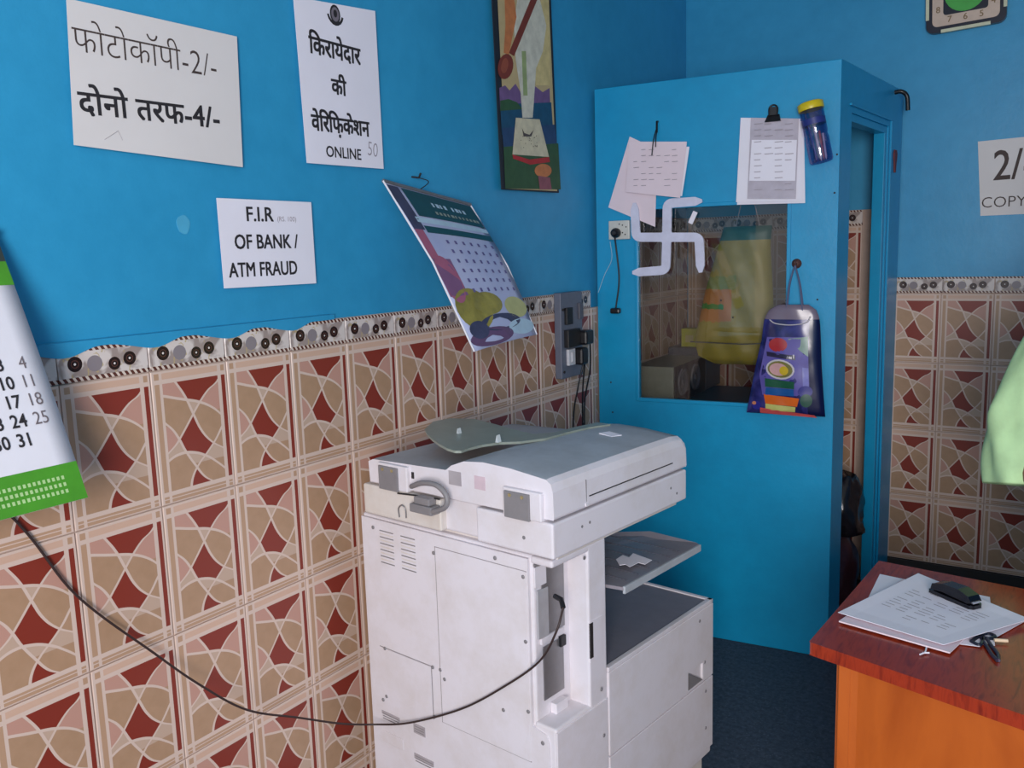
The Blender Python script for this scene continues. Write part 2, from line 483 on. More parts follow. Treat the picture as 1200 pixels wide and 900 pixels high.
# ---------------------------------------------------------------- booth (cabin)
A_F = math.atan2(0.085, 0.92)
BM = frame((0.0, 2.25, 0.0), (math.cos(A_F), math.sin(A_F), 0))
booth = empty('booth', M=BM)
tag(booth, 'tall blue painted wooden booth with a glass window, standing in the corner', 'booth')
FL = 0.924; ZB = 2.19
wx0, wx1, wz0, wz1 = 0.178, 0.752, 0.967, 1.716
def ring(b, X, Z, y0, y1, m):
    """panel X[0]..X[3] x Z[0]..Z[3] with a hole X[1]..X[2] x Z[1]..Z[2]"""
    def q(x, z, y): return (x, y, z)
    o = [(X[0],Z[0]),(X[3],Z[0]),(X[3],Z[3]),(X[0],Z[3])]; i_ = [(X[1],Z[1]),(X[2],Z[1]),(X[2],Z[2]),(X[1],Z[2])]
    vs = [q(*p, y0) for p in o] + [q(*p, y0) for p in i_] + [q(*p, y1) for p in o] + [q(*p, y1) for p in i_]
    fs = []
    for k in range(4):
        j = (k + 1) % 4
        fs += [(k, j, 4+j, 4+k), (8+j, 8+k, 12+k, 12+j), (k, 8+k, 8+j, j), (4+k, 4+j, 12+j, 12+k)]
    b.add(vs, fs, m)
b = MB(); ring(b, (0.004, wx0, wx1, FL), (0.0, wz0, wz1, ZB), 0.0, 0.03, M_BLUEB)
b.build('front_panel', booth, 0.003)
b = MB(); ring(b, (wx0-0.012, wx0+0.002, wx1-0.002, wx1+0.012), (wz0-0.012, wz0+0.002, wz1-0.002, wz1+0.012), -0.005, 0.012, M_BLUEB)
b.build('window_trim', booth, 0.002)
def m_glass():
    g = G('window_glass'); t = g.t
    tr = g.n('ShaderNodeBsdfTransparent'); tr.inputs[0].default_value = (0.85, 0.85, 0.83, 1)
    gl = g.n('ShaderNodeBsdfGlossy'); gl.inputs['Roughness'].default_value = 0.02
    gl.inputs[0].default_value = (1, 1, 1, 1)
    fr = g.n('ShaderNodeFresnel'); fr.inputs[0].default_value = 1.45
    mx = g.n('ShaderNodeMixShader'); g.put(mx.inputs[0], fr.outputs[0])
    t.links.new(tr.outputs[0], mx.inputs[1]); t.links.new(gl.outputs[0], mx.inputs[2])
    t.links.new(mx.outputs[0], t.nodes['Material Output'].inputs[0])
    return g.m
M_GLASS = m_glass()
b = MB(); b.box(wx0, wx1, 0.013, 0.017, wz0, wz1, M_GLASS); b.build('glass_pane', booth)
# side, from the front corner to the back wall
A_S = math.atan2(0.05, 0.8807)    # leans to +x going back
cx, cy = BM @ Vector((FL, 0, 0)), None
SM_w = Matrix.Translation(BM @ Vector((FL, 0, 0))) @ Matrix.Rotation(PI/2 - A_S, 4, 'Z')   # local x runs back, local -y faces +x ... outward
SM = BM.inverted() @ SM_w
SLEN = (BY - (BM @ Vector((FL,0,0))).y) / math.cos(A_S) - 0.004
o0, o1, oz = 0.135, 0.655, 2.025
b = MB()
vs = []
prof = [(0,0),(o0,0),(o0,oz),(o1,oz),(o1,0),(SLEN,0),(SLEN,ZB-0.0),(0,ZB)]
b.prism([(x, 0.0, z) for x, z in prof], (0, 0.03, 0), M_BLUEB, SM)
b.build('side_panel', booth, 0.002)
b = MB()
for (xa, xb, za, zb) in ((o0-0.0, o0+0.022, 0, oz), (o1-0.03, o1, 0, oz), (o0, o1, oz-0.028, oz)):
    b.box(xa, xb, 0.006, 0.05, za, zb, M_BLUEB, SM)
b.build('door_frame', booth, 0.002)
b = MB(); b.box(o1+0.02, o1+0.028, -0.008, 0.0, 0.0, oz+0.03, M_BLUEB, SM); b.box(o0-0.03, o1+0.028, -0.008, 0.0, oz+0.022, oz+0.03, M_BLUEB, SM)
b.build('door_bead', booth, 0.001)
b = MB(); b.prism([(0.01, 0.01, ZB-0.03), (FL-0.02, 0.0+0.012, ZB-0.03), (FL-0.02+0.02, 0.86, ZB-0.03), (0.1, 0.94, ZB-0.03)], (0,0,0.02), M_BLUEB)
b.build('roof_panel', booth)
b = MB(); b.box(0.02, 0.80, 0.24, 0.86, 0.865, 0.895, plain('dark_blue_counter', rgb(34, 62, 84), 0.4))
b.build('counter', booth, 0.002)
# chipped paint marks and small nails
b = MB()
for px, py in ((778,100),(1044,196)): pass
for px, py in ((716, 448), (718, 483), (845, 352), (859, 372), (958, 351), (981, 181), (978, 226)):
    x, z = loc_on(BM, px, py)
    b.lathe([(0.0035, 0), (0.0035, 0.002)], M_DARK, 8, Matrix.Translation((x, 0, z)) @ Matrix.Rotation(PI/2, 4, 'X'))
b.build('nail_heads', booth)['kind'] = 'stuff'
def wcurve(b, pts, r, m, seg=6, n=8):
    """smooth tube through points (Catmull-Rom)"""
    P = [Vector(p) for p in pts]; P = [P[0]*2-P[1]] + P + [P[-1]*2-P[-2]]; out = []
    for i in range(1, len(P)-2):
        for k in range(n):
            t = k/n; a, c, d, e = P[i-1], P[i], P[i+1], P[i+2]
            out.append(0.5*((2*c)+(d-a)*t+(2*a-5*c+4*d-e)*t*t+(3*c-a-3*d+e)*t**3))
    out.append(P[-2]); b.tube(out, r, m, seg)
b = MB()
p0 = SM_w @ Vector((SLEN-0.16, -0.004, 2.165)); 
wcurve(b, [p0, p0+Vector((0.025,0.0,0.0)), p0+Vector((0.045,0.01,-0.02)), p0+Vector((0.05,0.012,-0.075))], 0.009, M_BLACK, 8)
o = b.build('pipe_hook'); tag(o, 'short bent black pipe end sticking out at the top rear corner of the booth', 'pipe')
b = MB(); p0 = SM_w @ Vector((0.74, -0.006, 1.90))
pts = []
for i in range(14):
    a = 2*PI*i/14; r = 0.045 + 0.012*math.sin(3*a) ; pts.append((0.76+r*0.45*math.cos(a), -0.001, 1.90+r*math.sin(a)))
b.prism(pts, (0, -0.006, 0), plain('faded_red_cloth', rgb(118, 56, 60), 0.8), SM_w)
o = b.build('red_tassel'); tag(o, 'small faded red ritual cloth stuck on the booth jamb beside the doorway', 'ornament')

# interior of the booth
LM = frame((0.03, 2.52, 0.896), (1, 0.06, 0))
cc = empty('computer_case', M=LM); tag(cc, 'beige and black computer case on the counter inside the booth', 'computer')
b = MB(); b.box(0, 0.185, 0, 0.42, 0.0, 0.165, plain('beige_case', rgb(150, 150, 138), 0.5)); b.build('case_body', cc, 0.004)
b = MB(); b.box(0.1855, 0.192, 0.0, 0.42, 0.0, 0.165, M_BLACK); b.build('side_plate', cc, 0.002)
for k in range(2):
    b = MB(); Mx = Matrix.Translation((0.193, 0.09+0.17*k, 0.09)) @ Matrix.Rotation(PI/2, 4, 'Y')
    b.lathe([(0.06, 0), (0.06, 0.008), (0.05, 0.008), (0.046, 0.002), (0.014, 0.002), (0.012, 0.006)], M_DGREY, 20, Mx); b.build('fan', cc)
b = MB(); b.box(0.005, 0.19, 0.43, 0.66, 0.0, 0.20, M_DGREY)
o = b.build('printer_box', None, 0.005); o.matrix_world = LM; tag(o, 'dark grey boxy device behind the computer case in the booth', 'device')
b = MB(); b.box(0, 0.085, 0, 0.07, 0, 0.085, plain('yellow_carton', rgb(186, 184, 40), 0.6)); b.box(0.02, 0.06, -0.0008, 0, 0.02, 0.055, plain('pale_print', rgb(196, 180, 120), 0.6))
o = b.build('yellow_box', None, 0.002); o.location = (0.06, 2.99, 1.097); tag(o, 'small yellow box on top of the dark device inside the booth', 'box')
b = MB(); b.box(0, 0.03, 0, 0.03, 0, 0.10, plain('ochre_box', rgb(150, 120, 40), 0.6))
o = b.build('ochre_packet', None, 0.002); o.location = (0.50, 2.70, 0.896); tag(o, 'small ochre packet standing on the booth counter under the yellow bag', 'packet')

# yellow bag hanging inside behind the glass
def bag_body(M, outline, th, m, nx=14, nz=18, wrinkle=0.006, seed=1):
    """puffed bag: outline = list of (z, x0, x1) from top to bottom"""
    rnd = random.Random(seed); b = MB(); vs = []
    def ext(t):
        zs = [o_[0] for o_ in outline]; z = zs[0] + (zs[-1]-zs[0])*t
        for a, c in zip(outline, outline[1:]):
            if a[0] >= z >= c[0]:
                k = (a[0]-z)/(a[0]-c[0]+1e-9); return z, a[1]+(c[1]-a[1])*k, a[2]+(c[2]-a[2])*k
        return z, outline[-1][1], outline[-1][2]
    ph = [rnd.uniform(0, 6) for _ in range(6)]
    for side in (-1, 1):
        for j in range(nz+1):
            z, x0, x1 = ext(j/nz)
            for i in range(nx+1):
                s = i/nx; x = x0+(x1-x0)*s
                p = math.sin(PI*s)**0.5 * (0.25+0.75*math.sin(PI*min(1, (j/nz)*0.75+0.12)))
                if j == nz: p *= 0.15
                w = wrinkle*(math.sin(x*60+z*25+ph[0])+math.sin(z*70-x*33+ph[1])*0.6)*math.sin(PI*s)
                vs.append(M @ Vector((x, side*th*p*0.5 - (w if side < 0 else 0), z)))
    n = (nx+1)*(nz+1); fs = []
    for j in range(nz):
        for i in range(nx):
            a = j*(nx+1)+i
            fs.append((a, a+nx+1, a+nx+2, a+1)); fs.append((n+a, n+a+1, n+a+nx+2, n+a+nx+1))
    for j in range(nz):
        a = j*(nx+1); c = a+nx
        fs.append((a, n+a, n+a+nx+1, a+nx+1)); fs.append((c, c+nx+1, n+c+nx+1, n+c))
    for i in range(nx):
        a = nz*(nx+1)+i; fs.append((a, a+1, n+a+1, n+a)[::-1]); a = i; fs.append((a, a+1, n+a+1, n+a))
    b.add(vs, fs, m, True); return b
def m_ybag():
    g = G('yellow_printed_bag'); sep = g.n('ShaderNodeSeparateXYZ'); g.put(sep.inputs[0], g.obj())
    x, z = sep.outputs[0], sep.outputs[2]
    n = g.noise(18, g.obj(), 4, 0.6)
    col = g.mix(n, rgb(134, 122, 42), rgb(166, 148, 56))
    def band(v, a, c): return g.mul(g.gt(v, a), g.lt(v, c))
    nn = g.ma('MULTIPLY', g.ma('SUBTRACT', g.noise(40, g.obj()), 0.5), 0.03)
    zz = g.ma('ADD', z, nn)
    col = g.mix(g.mul(band(zz, 1.275, 1.40), band(x, 0.33, 0.53), 0.6), col, rgb(196, 100, 50))
    col = g.mix(g.mul(band(zz, 1.325, 1.345), band(x, 0.34, 0.5)), col, rgb(60, 128, 40))
    col = g.mix(g.mul(band(zz, 1.40, 1.45), band(x, 0.33, 0.55), 0.5), col, rgb(84, 130, 60))
    col = g.mix(g.gt(z, 1.585), col, rgb(20, 84, 74))
    return g.fin(col, 0.45)
YB = frame((0.0, 2.33, 0.0), (math.cos(A_F), math.sin(A_F), 0))
def L2(px, py, M): x, z = loc_on(M, px, py); return x, z
pts = [(848,268,905,262),(842,290,903,285),(826,345,906,340),(814,400,908,400),(818,416,905,420),(838,426,890,428)]
outl = []
for a, c, d, e in pts:
    x0, z0 = L2(a, c, YB); x1, z1 = L2(d, e, YB); outl.append(((z0+z1)/2, x0, x1))
yb = empty('yellow_shopping_bag', M=YB); tag(yb, 'yellow printed carry bag with a dark green top, hanging inside behind the booth glass', 'bag')
o = bag_body(Matrix.Identity(4), outl, 0.07, m_ybag(), wrinkle=0.006, seed=3).build('bag_body', yb)
b = MB(); zt = outl[0][0]; xa, xb = outl[0][1], outl[0][2]
for sx in (0.25, 0.75):
    x = xa + (xb-xa)*sx; b.tube([(x, 0, zt-0.005), ((xa+xb)/2+(sx-0.5)*0.05, 0.0, zt+0.14)], 0.0016, M_INKL, 6)
b.build('handle_string', yb)
zl = loc_on(YB, 850, 401)[1]
b = MB(); b.tube([(outl[3][1]-0.004, -0.045, zl+0.004), ((xa+xb)/2, -0.060, zl), (outl[3][2]+0.01, -0.045, zl+0.006)], 0.0022, M_DGREY, 6); b.build('tie_string', yb)
b = MB(); b.tube([(xa-0.12, 0.0, zt+0.14), (xb+0.1, 0.0, zt+0.14)], 0.006, M_DGREY, 8)
o = b.build('hanging_rail', booth); o.matrix_parent_inverse = BM.inverted(); o.matrix_basis = YB

# black bag pile just inside the doorway
def crumple(name, cx, cy, base, h, r, m, seed, nseg=22, nz=16):
    rnd = random.Random(seed); b = MB(); vs = []; ph = [rnd.uniform(0, 6.28) for _ in range(8)]
    for j in range(nz+1):
        t = j/nz; rr = r*(0.9*math.sqrt(max(0.0, 1-(t*0.93)**3)) + 0.08)
        for i in range(nseg):
            a = 2*PI*i/nseg
            k = 1+0.10*math.sin(3*a+ph[0]+t*5)+0.08*math.sin(7*a+ph[1]-t*9)+0.05*math.sin(12*a+ph[2]+t*16)
            vs.append((cx+rr*k*math.cos(a)*0.8, cy+rr*k*math.sin(a), base+h*t+0.012*math.sin(5*a+ph[3])*t))
    fs = [(j*nseg+i, j*nseg+(i+1)%nseg, (j+1)*nseg+(i+1)%nseg, (j+1)*nseg+i) for j in range(nz) for i in range(nseg)]
    fs.append(tuple(range(nseg-1,-1,-1))); fs.append(tuple(nz*nseg+i for i in range(nseg)))
    b.add(vs, fs, m, True); return b.build(name)
M_POLY = plain('black_polythene', rgb(30, 26, 32), 0.22, 0, 0.3, 30, 0.6, 0.6)
M_POLYM = plain('maroon_polythene', rgb(70, 34, 40), 0.3, 0, 0.3, 30, 0.6, 0.6)
o = crumple('garbage_sack', 0.795, 2.88, 0.0, 0.335, 0.14, M_POLYM, 5); tag(o, 'maroon crumpled sack on the floor inside the booth doorway', 'sack')
o = crumple('polythene_bag', 0.835, 2.88, 0.34, 0.24, 0.115, M_POLY, 9); tag(o, 'shiny black crumpled polythene bag resting on the maroon sack in the booth', 'bag')

# ---------------------------------------------------------------- papers pasted on walls
def sheet(name, M, quad, m, label, cat='sign', th=0.0008, bulge=0.0, nx=8, nz=10, off=0.0012, group=None):
    """paper with four corners (x,z) TL,TR,BR,BL in the local plane, gently curled; local -y faces the viewer"""
    b = MB(); TL, TR, BR, BL = quad; vs = []
    for s in (0, 1):
        for j in range(nz+1):
            v = j/nz
            for i in range(nx+1):
                u = i/nx
                x = (TL[0]*(1-u)+TR[0]*u)*(1-v)+(BL[0]*(1-u)+BR[0]*u)*v
                z = (TL[1]*(1-u)+TR[1]*u)*(1-v)+(BL[1]*(1-u)+BR[1]*u)*v
                y = -off - bulge*(v**2)*(0.6+0.4*u) - (th if s == 0 else 0)
                vs.append((x, y, z))
    n = (nx+1)*(nz+1); fs = []
    for j in range(nz):
        for i in range(nx):
            a = j*(nx+1)+i; fs.append((a, a+nx+1, a+nx+2, a+1)); fs.append((n+a, n+a+1, n+a+nx+2, n+a+nx+1))
    for i in range(nx):
        fs.append((i, i+1, n+i+1, n+i)); a = nz*(nx+1)+i; fs.append((a+1, a, n+a, n+a+1))
    for j in range(nz):
        a = j*(nx+1); fs.append((a+nx+1, a, n+a, n+a+nx+1)); c = a+nx; fs.append((c, c+nx+1, n+c+nx+1, n+c))
    b.add(vs, fs, m, True)
    me = b.mesh(name); me.update()
    o = bpy.data.objects.new(name, me); COL.objects.link(o); o.matrix_world = M
    for p in me.polygons: p.use_smooth = False
    if label: tag(o, label, cat, group)
    return o
WL = frame((0.0, 0.0, 0.0), (0, 1, 0))          # left wall: local x = world y
def quad_px(M, pts, off=0.0): return [loc_on(M, *p, off) for p in pts]
ID = Matrix.Identity(4)
def letters(parent, lines, name='lettering'):
    """lines: (text, px, py, size, bold, ink, sx, rot) at photograph centre points on the parent's plane"""
    b = MB(); M = parent.matrix_world
    for t, px, py, size, bold, ink, sx, rot in lines:
        x, z = loc_on(M, px, py, 0.002)
        put_text(b, t, size, x, z, ID, ink, bold, sx=sx, rot=rot, lift=0.0026, spacing=1.04 if t[0] == 'द' else 1.0)
    o_ = b.build(name, parent); o_['kind'] = 'stuff'; return o_

o = sheet('paper_sign', WL, quad_px(WL, [(77,-2),(277,43),(284,196),(86,170)]), M_PAPER2,
          'large white paper sign with Hindi photocopy prices, topmost on the left wall')
letters(o, [('फोटोकॉपी-2/-', 176, 64, 0.0725, -0.0008, M_INKB, 0.93, -0.01), ('दोनो तरफ-4/-', 181, 131, 0.064, 0.0013, M_INK, 1.0, 0.01)])
b = MB(); x, z = loc_on(WL, 132, 160)
b.tube([(x-0.02,-0.0025,z-0.008),(x+0.012,-0.0025,z+0.012),(x+0.02,-0.0025,z-0.006)], 0.0004, M_INKL, 4); b.build('pencil_scribble', o)

o = sheet('paper_sign', WL, quad_px(WL, [(343,-4),(439,13),(449,198),(359,191)]), M_PAPER,
          'tall white paper sign in Hindi with a round crest and the word ONLINE')
letters(o, [('िकरायेदार', 393, 60, 0.064, 0.0016, M_INK, 0.84, -0.01), ('की', 397, 103, 0.058, 0.0016, M_INK, 0.9, 0.0),
            ('वेिरिफ़केशन', 400, 148, 0.060, 0.0016, M_INK, 0.84, 0.01), ('ONLINE', 403, 180, 0.040, 0.0006, M_INK, 0.92, 0.0)])
b = MB(); x, z = loc_on(WL, 436, 176); put_text(b, '50', 0.055, x, z, ID, M_INKL, -0.0006, rot=-0.1, lift=0.0026, sx=0.8); b.build('handwriting', o)['kind'] = 'stuff'
b = MB(); x, z = loc_on(WL, 392, 19)
b.disc((x, -0.0026, z+0.004), 0.019, M_INK, None, 16, 0.024); b.disc((x, -0.0029, z+0.004), 0.014, plain('crest_grey', rgb(120,112,122), .7), None, 16, 0.018)
b.disc((x, -0.0032, z+0.006), 0.007, M_INK, None, 10, 0.010)
for k in range(9):
    a0 = -PI*0.92+k*PI*0.84/8; 
    if k < 8:
        a1 = a0+PI*0.84/8
        b.add([(x+0.031*math.cos(a0),-0.0027,z+0.008+0.032*math.sin(a0)),(x+0.031*math.cos(a1),-0.0027,z+0.008+0.032*math.sin(a1)),(x+0.024*math.cos(a1),-0.0027,z+0.008+0.025*math.sin(a1)),(x+0.024*math.cos(a0),-0.0027,z+0.008+0.025*math.sin(a0))],[(0,1,2,3)],M_INK)
b.build('round_crest', o)

o = sheet('paper_sign', WL, quad_px(WL, [(253,232),(364,237),(370,332),(262,338)]), M_PAPER,
          'small white paper sign reading F.I.R OF BANK / ATM FRAUD')
letters(o, [('F.I.R', 304, 252, 0.048, 0.0009, M_INK, 1.0, 0.0), ('(RS. 100)', 336, 257, 0.017, 0.0, M_INKL, 1.0, 0.0),
            ('OF BANK /', 313, 284, 0.048, 0.0009, M_INK, 0.86, 0.0), ('ATM FRAUD', 310, 316, 0.048, 0.0009, M_INK, 0.80, 0.0)])

WBK = frame((0.0, BY + 0.010, 0.0), (1, 0, 0))
x0, z0 = loc_on(WBK, 1146, 166); x1, z1 = loc_on(WBK, 1149, 253)
o = sheet('paper_sign', WBK, [(x0, z0), (x0+0.215, z0+0.004), (x0+0.22, z1+0.0), (x1, z1)], M_PAPER2,
          'white paper sign on the back wall with handwritten copy price')
b = MB(); xa, za = loc_on(WBK, 1178, 195); put_text(b, '2/-', 0.17, xa+0.03, za, ID, M_INKB, 0.001, rot=0.02, lift=0.0026, sx=0.8)
xa, za = loc_on(WBK, 1176, 237); put_text(b, 'COPY', 0.062, xa, za, ID, M_INKB, -0.0005, lift=0.0026, sx=1.0); b.build('handwriting', o)['kind'] = 'stuff'

# ---------------------------------------------------------------- clock on the back wall
x0, z0 = loc_on(WBK, 1084, 40, 0.03); x1, z1 = loc_on(WBK, 1178, 24, 0.03)
cw = x1 - x0; CM = frame(WBK @ Vector(((x0+x1)/2, -0.003, z0+cw/2)), (1, 0, 0.03))
ck = empty('wall_clock', M=CM); tag(ck, 'square wall clock with dark case, cream dial and green centre high on the back wall', 'clock')
M_NAVY = plain('dark_navy_plastic', rgb(28, 30, 46), 0.3)
M_DIAL = plain('cream_dial', rgb(206, 182, 164), 0.5)
def rrect(w, h, r, y, n=5):
    p = []
    for cx_, cz_, a0 in ((w/2-r, h/2-r, 0), (-w/2+r, h/2-r, PI/2), (-w/2+r, -h/2+r, PI), (w/2-r, -h/2+r, 1.5*PI)):
        for k in range(n+1):
            a = a0+k*PI/2/n; p.append((cx_+r*math.cos(a), y, cz_+r*math.sin(a)))
    return p
h = cw/2
b = MB(); b.prism(rrect(cw, cw, 0.03, 0.0), (0, -0.028, 0), M_NAVY); b.build('case', ck, 0.003)
b = MB(); b.prism(rrect(cw*0.84, cw*0.84, 0.02, -0.0275), (0, -0.003, 0), M_DIAL); b.build('dial', ck)
b = MB(); b.prism(rrect(cw*0.56, cw*0.56, 0.012, -0.030), (0, -0.0015, 0), M_NAVY); b.build('dial_centre', ck)
b = MB(); b.prism([(0.078*math.cos(2*PI*k/28), -0.031, 0.078*math.sin(2*PI*k/28)) for k in range(28)], (0, -0.0015, 0), plain('green_disc', rgb(70, 168, 70), 0.5)); b.build('green_disc', ck)
M_CRM = plain('cream_strip', rgb(206, 206, 176), 0.5)
for k in range(4):
    b = MB(); Mr = Matrix.Rotation(k*PI/2, 4, 'Y'); b.box(-cw*0.31, cw*0.31, -0.029, -0.012, -h-0.002, -h+0.011, M_CRM, Mr); b.build('edge_strip', ck, 0.001)
b = MB(); M_NUM = plain('dial_brown', rgb(130, 104, 70), .5)
for n_ in range(1, 13):
    a = PI/2-n_*PI/6; r = cw*0.345; k = max(abs(math.cos(a)), abs(math.sin(a))); rr = min(r/k, r*1.28)
    put_text(b, str(n_), 0.034, rr*math.cos(a), rr*math.sin(a), ID, M_NUM, 0.0004, lift=0.0313)
b.build('numerals', ck)['kind'] = 'stuff'
for nm, a, l in (('hour_hand', 0.9, 0.05), ('minute_hand', 2.3, 0.07)):
    b = MB(); b.box(-0.003, 0.003, -0.036, -0.034, -0.01, l, M_BLACK, Matrix.Rotation(a, 4, 'Y')); b.build(nm, ck)

# ---------------------------------------------------------------- flat prints: coloured polygons at photograph points on a plane
def print_polys(M, polys, off, name, parent):
    b = MB(); k = 0
    for pts, m in polys:
        k += 1; q = [loc_on(M, *p, off) for p in pts]
        b.add([(x, -off-0.00012*k, z) for x, z in q], [tuple(range(len(q)))], m)
    o_ = b.build(name, parent); o_['kind'] = 'stuff'; return o_
def ell(cx_, cy_, rx, ry, rot=0.0, n=18):
    return [(cx_+rx*math.cos(2*PI*k/n)*math.cos(rot)-ry*math.sin(2*PI*k/n)*math.sin(rot), cy_+rx*math.cos(2*PI*k/n)*math.sin(rot)+ry*math.sin(2*PI*k/n)*math.cos(rot)) for k in range(n)]

# scroll painting
q = quad_px(WL, [(577,-2),(644,-2),(655,226),(588,222)], 0.006)
top = 2.62
qs = [(q[0][0]-0.01, top), (q[1][0]+0.002, top+0.02), (q[2][0], q[2][1]), (q[3][0], q[3][1])]
sc_ = sheet('scroll_painting', WL, qs, plain('painting_border', rgb(30, 32, 40), 0.6), 'narrow hanging scroll painting of a lute player above hills, on the left wall', 'painting', 0.003, 0.0, off=0.003)
P_ = lambda n_, r, g_, b_: plain('paint_'+n_, rgb(r, g_, b_), 0.6, 0, 0.15, 30)
cre, org, brn, pur, teal, grn, whi, redp, dkb = P_('cream',206,190,150), P_('orange',196,120,70), P_('brown',122,52,36), P_('purple',112,84,128), P_('teal',24,74,104), P_('green',50,84,50), P_('white',206,202,184), P_('red',176,44,44), P_('dark',34,30,40)
print_polys(WL, [
    ([(583,-2),(643,-2),(653,224),(594,221)], plain('painting_cream', rgb(190, 168, 122), 0.6)),
    ([(585,103),(592,100),(597,106),(604,98),(610,108),(618,106),(627,101),(636,108),(644,103),(645,128),(586,128)], pur),
    ([(586,122),(646,120),(648,152),(588,158)], teal), ([(586,118),(596,116),(606,120),(612,128),(586,130)], grn),
    ([(588,150),(650,146),(653,172),(590,176)], P_('deepblue',38,66,104)),
    ([(590,172),(654,168),(657,222),(592,221)], grn),
    ([(634,-2),(643,-2),(645,100),(628,100),(622,60)], P_('straw',206,186,128)),
    ([(606,-2),(632,-2),(640,30),(636,60),(628,80),(626,110),(624,138),(612,138),(610,110),(604,70),(602,30)], whi),
    ([(611,60),(616,60),(618,112),(613,112)], P_('sash',150,164,110)),
    ([(591,-2),(602,-2),(605,20),(600,44),(596,64),(590,62),(592,30)], org),
    ([(622,-2),(630,-2),(602,66),(596,62)], brn), (ell(592,78,9,15,0.15), brn), (ell(591,77,4,9,0.15), P_('rust',150,76,52)),
    ([(604,138),(632,140),(643,184),(600,181)], P_('page',206,196,166)),
    ([(600,181),(620,187),(643,184),(644,190),(621,193),(601,186)], redp),
    (ell(636,200,10,8), org), ([(630,206),(644,208),(646,222),(632,222)], P_('mauve',140,80,90)),
    ([(611,150),(614,156),(620,158),(625,152),(622,160),(613,160)], P_('ink',80,70,66)),
], 0.0068, 'painted_picture', sc_)
b = MB(); rnd = random.Random(4)
for i in range(22):
    x, z = loc_on(WL, 609+rnd.random()*22, 158+rnd.random()*16, 0.009); b.disc((x, -0.0092, z), 0.0022, P_('ink',80,70,66), None, 6)
b.build('page_marks', sc_)['kind'] = 'stuff'
b = MB(); b.tube([(qs[0][0]-0.01, -0.006, top+0.005), (qs[1][0]+0.01, -0.006, top+0.012)], 0.007, dkb, 8); b.build('top_rod', sc_)

# ---------------------------------------------------------------- calendars blown out from the wall
def curved_quad(name, TL, TR, BR, BL, sag, m, nx=10, nz=16, th=0.0015, bow=0.0):
    TL, TR, BR, BL = map(Vector, (TL, TR, BR, BL)); nrm = (TR-TL).cross(TL-BL).normalized()
    def pt(u, v, off=0.0):
        p = (TL*(1-u)+TR*u)*(1-v)+(BL*(1-u)+BR*u)*v
        return p + nrm*(sag*math.sin(PI*v)+bow*math.sin(PI*u)*v+off)
    b = MB(); vs = [pt(i/nx, j/nz, o_) for o_ in (0, -th) for j in range(nz+1) for i in range(nx+1)]
    n = (nx+1)*(nz+1); fs = []
    for j in range(nz):
        for i in range(nx):
            a = j*(nx+1)+i; fs.append((a, a+nx+1, a+nx+2, a+1)); fs.append((n+a, n+a+1, n+a+nx+2, n+a+nx+1))
    for i in range(nx):
        fs.append((i, i+1, n+i+1, n+i)); a = nz*(nx+1)+i; fs.append((a+1, a, n+a, n+a+1))
    for j in range(nz):
        a = j*(nx+1); fs.append((a+nx+1, a, n+a, n+a+nx+1)); c = a+nx; fs.append((c, c+nx+1, n+c+nx+1, n+c))
    b.add(vs, fs, m, True)
    return b, pt
def patch(b, pt, u0, u1, v0, v1, m, lift=0.0008, nu=4, nv=4, skew=0.0):
    vs = [pt(u0+(u1-u0)*i/nu + skew*(j/nv), v0+(v1-v0)*j/nv, lift) for j in range(nv+1) for i in range(nu+1)]
    b.add(vs, [(j*(nu+1)+i, (j+1)*(nu+1)+i, (j+1)*(nu+1)+i+1, j*(nu+1)+i+1) for j in range(nv) for i in range(nu)], m, True)
def ctext(b, pt, body, size, u, v, W_, H_, m, bold=0.0, sx=1.0, lift=0.0016, rot=0.0):
    vs, fs = text_polys(body, size, bold)
    c_, s_ = math.cos(rot), math.sin(rot)
    b.add([pt(u+(p.x*sx*c_-p.y*s_)/W_, v-(p.y*c_+p.x*sx*s_)/H_, lift) for p in vs], fs, m)

# calendar A (left edge of the photo)
c1r = on_x(103, 583, 0.20)
TLc = Vector((0.012, -0.44, 1.632)); TRc = Vector((0.012, -0.095, 1.632)); BRc = c1r.copy(); BLc = Vector((0.20, c1r.y-0.35, c1r.z+0.0))
cal = empty('wall_calendar', (0.0, -0.27, 1.63)); tag(cal, 'white calendar with a green foot, blown off the left wall at the photo edge', 'calendar')
def child_world(b, name, parent, **k):
    o = b.build(name, parent, **k); o.matrix_parent_inverse = Matrix.Translation(-parent.location) if parent.rotation_euler[2] == 0 else parent.matrix_world.inverted(); return o
M_CALW = plain('calendar_paper', rgb(222, 220, 228), 0.55, 0, 0.02)
M_CALG = plain('calendar_green', rgb(72, 146, 36), 0.5)
M_CALD = plain('calendar_dark', rgb(48, 58, 56), 0.5)
b, pt = curved_quad('page', TLc, TRc, BRc, BLc, 0.006, M_CALW); child_world(b, 'page', cal)
H1 = (TRc-BRc).length; W1 = 0.35
b = MB(); patch(b, pt, 0, 1, 0.865, 1.0, M_CALG, nu=8); patch(b, pt, 0, 1, 0.115, 0.205, M_CALG, nu=8); patch(b, pt, 0, 1, 0.0, 0.115, M_CALD, nu=8)
rnd = random.Random(2); M_LG = plain('pale_green_print', rgb(170, 205, 140), .6)
for r_ in range(3):
    for k in range(36):
        patch(b, pt, 0.06+k*0.024, 0.06+k*0.024+0.014, 0.905+r_*0.024, 0.918+r_*0.024, M_LG, 0.0014, 1, 1)
child_world(b, 'printed_bands', cal)['kind'] = 'stuff'
